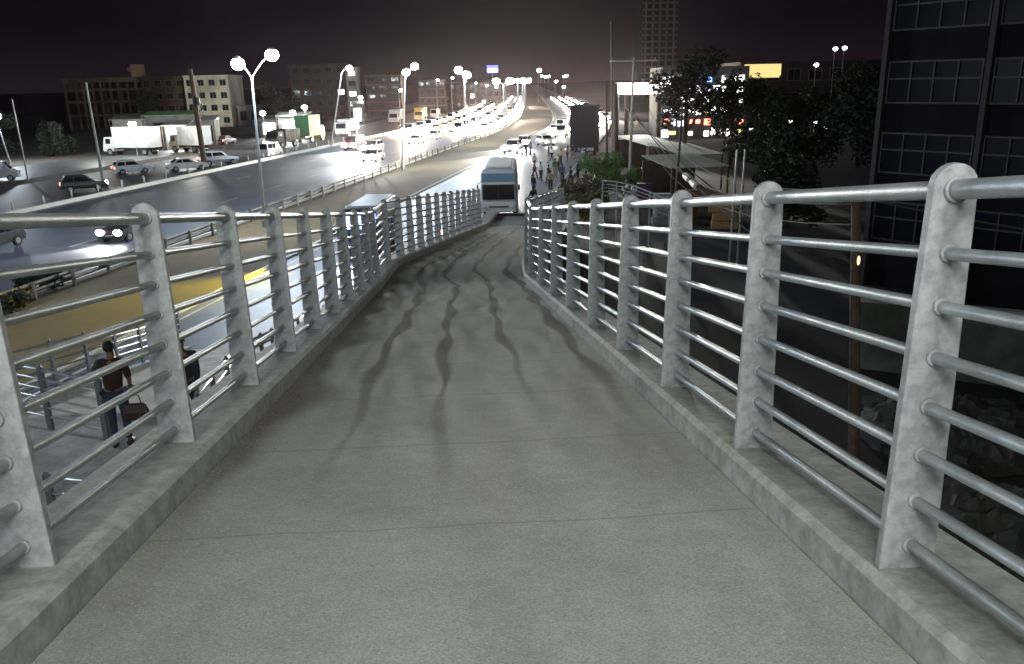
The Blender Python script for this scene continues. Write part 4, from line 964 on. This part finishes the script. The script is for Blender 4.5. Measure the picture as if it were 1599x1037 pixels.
def shrub(label, x, y, R_, h, seed, m_=GFOL, grp='shrubs', n_=520):
    rd = random.Random(seed); t_ = thing('shrub', label, 'shrub', (x, y, 0), 0, grp); b_ = MB(); cl_ = []
    for k in range(9):
        a = rd.uniform(0, 2*pi); e_ = Vector((cos(a)*R_*.7, sin(a)*R_*.7, h*rd.uniform(.4, .9))); b_.tube([(0, 0, 0), e_*.5, e_], [.04, .03, .01], 5); cl_.append((tuple(e_), R_*rd.uniform(.35, .6)))
    b_.build('stem', BARK, t_); leaves(rd, cl_, n_, .07, .16).build('foliage', m_, t_)
shrub('green shrub between the crowd and the poles', 12.6, 70.5, 1.9, 2.6, 1); shrub('lower green shrub in front of the poles', 13.6, 66.0, 1.5, 1.9, 2)
shrub('brown-green low bush below the crowd', 9.6, 60, 1.7, 1.7, 3, mat('foliage_brown', (.10, .09, .04), .9, 0, .4, 1)); shrub('low bush beside the curved handrail', 8.2, 52.5, 1.5, 2.0, 4, MATS['foliage_brown'])
shrub('dark bush on the verge beside the guard rail', -19.5, 39.5, .9, .8, 5, FOL, n_=900); shrub('small dark bush on the verge near the left edge', -19.2, 36.0, .8, .6, 6, FOL, n_=900)
t_ = thing('warning_lamp', 'small orange-red light low behind the far part of the left railing', 'lamp', (-.62, 47, 0))
b_ = MB(); b_.tube([(0, 0, 0), (0, 0, .75)], .03, 8); b_.tube([(0, 0, 0), (0, 0, .05)], .18, 12); b_.build('stand', STEEL, t_)
b_ = MB(); b_.ball((0, 0, .88), (.16, .10, .16), 12, 8); b_.build('lens', glow('lamp_amber', (1, .40, .22), 14), t_)
# ------------------------------------------------------------------ people
SKIN = mat('skin', (.13, .075, .045), .6, 0, .1, 5); HAIR = mat('hair', (.012, .010, .009), .9, 0, .2, 20)
def skin_obj(name, verts, edges, rad, m_, parent, root=0, sub=1):
    me = bpy.data.meshes.new(name); me.from_pydata(verts, edges, []); me.materials.append(m_)
    o = bpy.data.objects.new(name, me); COL.objects.link(o); o.parent = parent
    sk = o.modifiers.new('skin', 'SKIN'); sk.use_smooth_shade = True
    lay = me.skin_vertices[0] if me.skin_vertices else None
    if lay is None:
        with bpy.context.temp_override(object=o, active_object=o): pass
    for i, sv in enumerate(me.skin_vertices[0].data):
        q = rad[i]; sv.radius = q if isinstance(q, tuple) else (q, q)
        sv.use_root = (i == root)
    sb = o.modifiers.new('sub', 'SUBSURF'); sb.levels = sub; sb.render_levels = sub
    return o
def person(label, loc, rz, shirt, trouser, pose='stand', h=1.72, hands=False, grp='people waiting beside the service road', sleeve=True, cap=None, nm='person'):
    t_ = thing(nm, label, 'person', loc, rz, grp); k = h/1.72
    st = {'stand': (.0, .0, -.03), 'walk': (.26, -.24, .0), 'walk2': (-.2, .24, .0), 'lean': (.04, -.02, .07)}[pose]
    fr_, fl_, ln = st
    J = [(0, 0, .95), (0, .0, 1.12), (0, ln*.5, 1.34), (0, ln*.8, 1.47), (0, ln+.01, 1.565), (0, ln+.03, 1.66), (0, ln+.12, 1.60)]
    R = [(.125, .095), (.105, .085), (.125, .08), (.052, .052), (.072, .082), (.07, .085), (.014, .014)]
    E_ = [(0, 1), (1, 2), (2, 3), (3, 4), (4, 5), (4, 6)]
    arms = {}
    for s_, sw in ((1, -fr_), (-1, -fl_)):
        b0 = len(J)
        if pose == 'lean' and s_ == -1: ar = [(s_*.19, ln*.7, 1.40), (s_*.30, .10, 1.20), (s_*.40, .30, 1.13)]
        elif pose == 'lean': ar = [(s_*.19, ln*.7, 1.40), (s_*.25, -.02, 1.13), (s_*.20, .16, .97)]
        else: ar = [(s_*.19, ln*.7, 1.40), (s_*.235, sw*.35, 1.13), (s_*.235, sw*.9+.06, .90)]
        w = Vector(ar[2]); d = (w-Vector(ar[1])).normalized(); palm = w+d*.075
        J += ar+[tuple(palm)]; R += [.055, .043, .028, (.040, .020)]; E_ += [(2, b0), (b0, b0+1), (b0+1, b0+2), (b0+2, b0+3)]
        if hands:
            for fi, (ox, ln_) in enumerate(((-.030, .062), (-.010, .072), (.010, .067), (.030, .052))):
                side = d.cross(Vector((0, 0, 1))) if abs(d.z) < .9 else Vector((0, 1, 0)); side.normalize()
                p1 = palm+side*ox+d*.03; p2 = p1+d*ln_*.55+Vector((0, 0, -.006)); p3 = p2+(d*.6+Vector((-s_*.3, 0, -.4))).normalized()*ln_*.45
                q = len(J); J += [tuple(p1), tuple(p2), tuple(p3)]; R += [.010, .009, .007]; E_ += [(b0+3, q), (q, q+1), (q+1, q+2)]
            side = d.cross(Vector((0, 0, 1))) if abs(d.z) < .9 else Vector((0, 1, 0)); side.normalize()
            p1 = w+d*.04+side*.042; p2 = p1+(d*.7+side*.5).normalized()*.04; q = len(J)
            J += [tuple(p1), tuple(p2)]; R += [.012, .009]; E_ += [(b0+2, q), (q, q+1)]
        arms[s_] = b0
    legs = {}
    for s_, sw in ((1, fr_), (-1, fl_)):
        b0 = len(J); back = sw < -.1
        J += [(s_*.095, 0, .88), (s_*.10, sw*.55+.03, .50), (s_*.10, sw*1.0-(.06 if back else .02), .10+(.05 if back else 0)), (s_*.115, sw*1.0+.13-(.04 if back else 0), .035)]
        R += [.088, .058, .038, (.038, .026)]; E_ += [(0, b0), (b0, b0+1), (b0+1, b0+2), (b0+2, b0+3)]; legs[s_] = b0
    V = [tuple(c*k for c in j) for j in J]; R = [tuple(c*k for c in q) if isinstance(q, tuple) else q*k for q in R]
    skin_obj('body', V, E_, R, SKIN, t_)
    # hair cap and ears
    b_ = MB(); b_.ball((0, (ln-.008)*k, 1.655*k), (.087*k, .103*k, .098*k), 14, 8)
    b_.build('hair' if not cap else 'cap', cap or HAIR, t_, smooth=True)
    b_ = MB()
    for s_ in (-1, 1):
        b_ = MB(); b_.ball((s_*.078*k, (ln+.02)*k, 1.60*k), (.012*k, .02*k, .03*k), 6, 5); b_.build('ear', SKIN, t_)
    g = .014
    # shirt
    a, c = arms[1], arms[-1]; vs = [J[0], J[1], J[2], J[3]]; vs[0] = (0, 0, .90); vs[3] = (0, ln*.8, 1.46); rs = [(.17, .135), (.155, .122), (.185, .13), (.072, .07)]
    es = [(0, 1), (1, 2), (2, 3)]
    for b0 in (a, c):
        q = len(vs); s0, e0, w0 = Vector(J[b0]), Vector(J[b0+1]), Vector(J[b0+2]); vs += [tuple(s0), tuple(e0)]; rs += [.069, .058]; es += [(2, q), (q, q+1)]
        if sleeve: vs.append(tuple(e0.lerp(w0, .85))); rs.append(.042); es.append((q+1, q+2))
    skin_obj('shirt', [tuple(x_*k for x_ in v) for v in vs], es, [tuple(c_*k for c_ in q) if isinstance(q, tuple) else q*k for q in rs], shirt, t_)
    vs = [(0, 0, .94)]; rs = [(.155, .125)]; es = []
    for b0 in (legs[1], legs[-1]):
        q = len(vs); vs += [J[b0], J[b0+1], J[b0+2]]; rs += [.103, .075, .060]; es += [(0, q), (q, q+1), (q+1, q+2)]
    skin_obj('trousers', [tuple(x_*k for x_ in v) for v in vs], es, [tuple(c_*k for c_ in q) if isinstance(q, tuple) else q*k for q in rs], trouser, t_)
    for b0 in (legs[1], legs[-1]):
        an, to = Vector(J[b0+2])*k, Vector(J[b0+3])*k; b_ = MB(); b_.tube([an+Vector((0, -.05, -.055)), (an+to)/2+Vector((0, 0, -.03)), to+Vector((0, .04, -.005))], [.042*k, .046*k, .03*k], 10); b_.build('shoe', BLACK, t_, smooth=True)
    return t_
def cl(name, c): return mat('cloth_'+name, c, .9, 0, .25, 6)
CM = cl('maroon', (.022, .008, .009)); CD = cl('dark', (.018, .018, .024)); CW = cl('white', (.6, .6, .57)); CR = cl('red', (.32, .04, .03)); CB = cl('blue', (.05, .09, .22)); CY = cl('ochre', (.38, .26, .08)); CG = cl('grey', (.2, .2, .2)); CGR = cl('green', (.06, .14, .06)); CJ = cl('jeans', (.02, .026, .045)); CK = cl('khaki', (.25, .2, .13)); CP = cl('purple', (.09, .05, .16))
p1 = person('person in dark maroon shirt and jeans, back turned, holding a handrail', (-5.45, 12.75, 3.5), .12, CM, CJ, 'lean', 1.72, True, 'people on the lower landing', False)
p2 = person('person in black mostly hidden behind the railing post, on the lower landing', (-4.42, 12.95, 3.5), .0, CD, CD, 'walk', 1.78, True, 'people on the lower landing')
t_ = thing('handbag', 'brown bag hanging low beside the person in the maroon shirt', 'bag', (-5.12, 12.62, 4.12), 0)
b_ = MB(); b_.prism([(-.06, -.13), (-.075, .0), (-.04, .14), (.04, .14), (.075, 0), (.06, -.13)], [.17, .19, .16, .16, .19, .17]); b_.build('bag_body', mat('leather_brown', (.03, .014, .010), .5, 0, .2, 8), t_, bevel=.02)
b_ = MB(); b_.tube([(-.1, 0, .13), (-.08, 0, .26), (0, 0, .33), (.08, 0, .26), (.1, 0, .13)], .01, 6); b_.build('strap', BLACK, t_, smooth=True)
PPL = [
((7.9, 80.2), CR, CD, 'walk', 'person in a red top, leftmost of the group nearest the road edge'), ((8.3, 78.2), CW, CM, 'stand', 'person in a white top beside the one in red at the road edge'), ((8.8, 76.2), CM, CD, 'walk2', 'person in a maroon top right of the white-topped one at the road edge'),
((9.9, 80.4), CGR, CK, 'stand', 'person in a green top behind the maroon-topped one'), ((11.0, 86.4), CK, CD, 'stand', 'person in a khaki top standing alone farther up the pavement'), ((10.0, 76.0), CP, CD, 'stand', 'person in a purple top in the middle of the crowd'),
((10.4, 73.4), CD, CJ, 'walk', 'person in black and jeans walking just left of the green shrub'), ((11.9, 79.0), CB, CD, 'stand', 'person in a blue top right of the purple-topped one'), ((8.6, 87.2), CW, CK, 'walk', 'person in white at the kerb in front of the glaring cars'),
((9.2, 103.8), CD, CD, 'walk', 'dark figure crossing in front of the glare at the bend'), ((10.0, 106.5), CG, CD, 'stand', 'grey-topped figure beside the dark one in front of the glare'), ((11.0, 95.5), CM, CK, 'stand', 'person in maroon and khaki by the parked white car'),
((11.6, 97.5), CW, CD, 'walk2', 'person in white and black by the parked white car'), ((12.1, 93.0), CY, CD, 'stand', 'person in an ochre top left of the tall dark lorry load'), ((13.2, 95.8), CR, CJ, 'stand', 'person in red and jeans left of the tall dark lorry load'),
((14.2, 98.6), CD, CK, 'walk', 'dark-topped person against the tall dark lorry load'), ((14.4, 90.2), CB, CK, 'stand', 'person in blue and khaki below the tall dark lorry load'), ((8.2, 69.8), CK, CD, 'stand', 'person in khaki nearest the ramp, below the red-topped group'),
((8.9, 66.8), CD, CD, 'stand', 'black-clad person nearest the ramp'), ((9.8, 65.3), CM, CJ, 'walk2', 'person in maroon and jeans near the low brown bush'), ((11.1, 69.2), CGR, CD, 'stand', 'person in green and black beside the low brown bush'),
((18.4, 90.2), CY, CK, 'stand', 'person in ochre between the stout poles'), ((18.4, 94.6), CR, CD, 'stand', 'person in red and black between the stout poles'), ((6.6, 67.9), CD, CB, 'stand', 'dark figure at the corner right of the bus'), ((5.75, 59.4), CD, CD, 'walk', 'black figure just right of the bus at the foot of the ramp')]
rd = random.Random(3)
for (x, y), sh_, tr_, po, lb in PPL:
    person(lb, (x, y, .012), rd.uniform(-3, 3), sh_, tr_, po, rd.uniform(1.6, 1.8))

# ------------------------------------------------------------------ night haze added to imitate lens glow round lamps and headlights
HZ = bpy.data.materials.new('lens_haze'); HZ.use_nodes = True; n = HZ.node_tree.nodes; l = HZ.node_tree.links
n.remove(n['Principled BSDF']); v = n.new('ShaderNodeVolumePrincipled'); v.inputs['Color'].default_value = (.92, .78, .84, 1)
v.inputs['Density'].default_value = 0.000028; v.inputs['Anisotropy'].default_value = 0.95
l.new(v.outputs[0], n['Material Output'].inputs['Volume'])
b_ = MB(); b_.box((0, 700, 34), (1700, 1700, 72)); tag(b_.build('lens_haze', HZ), kind='stuff')
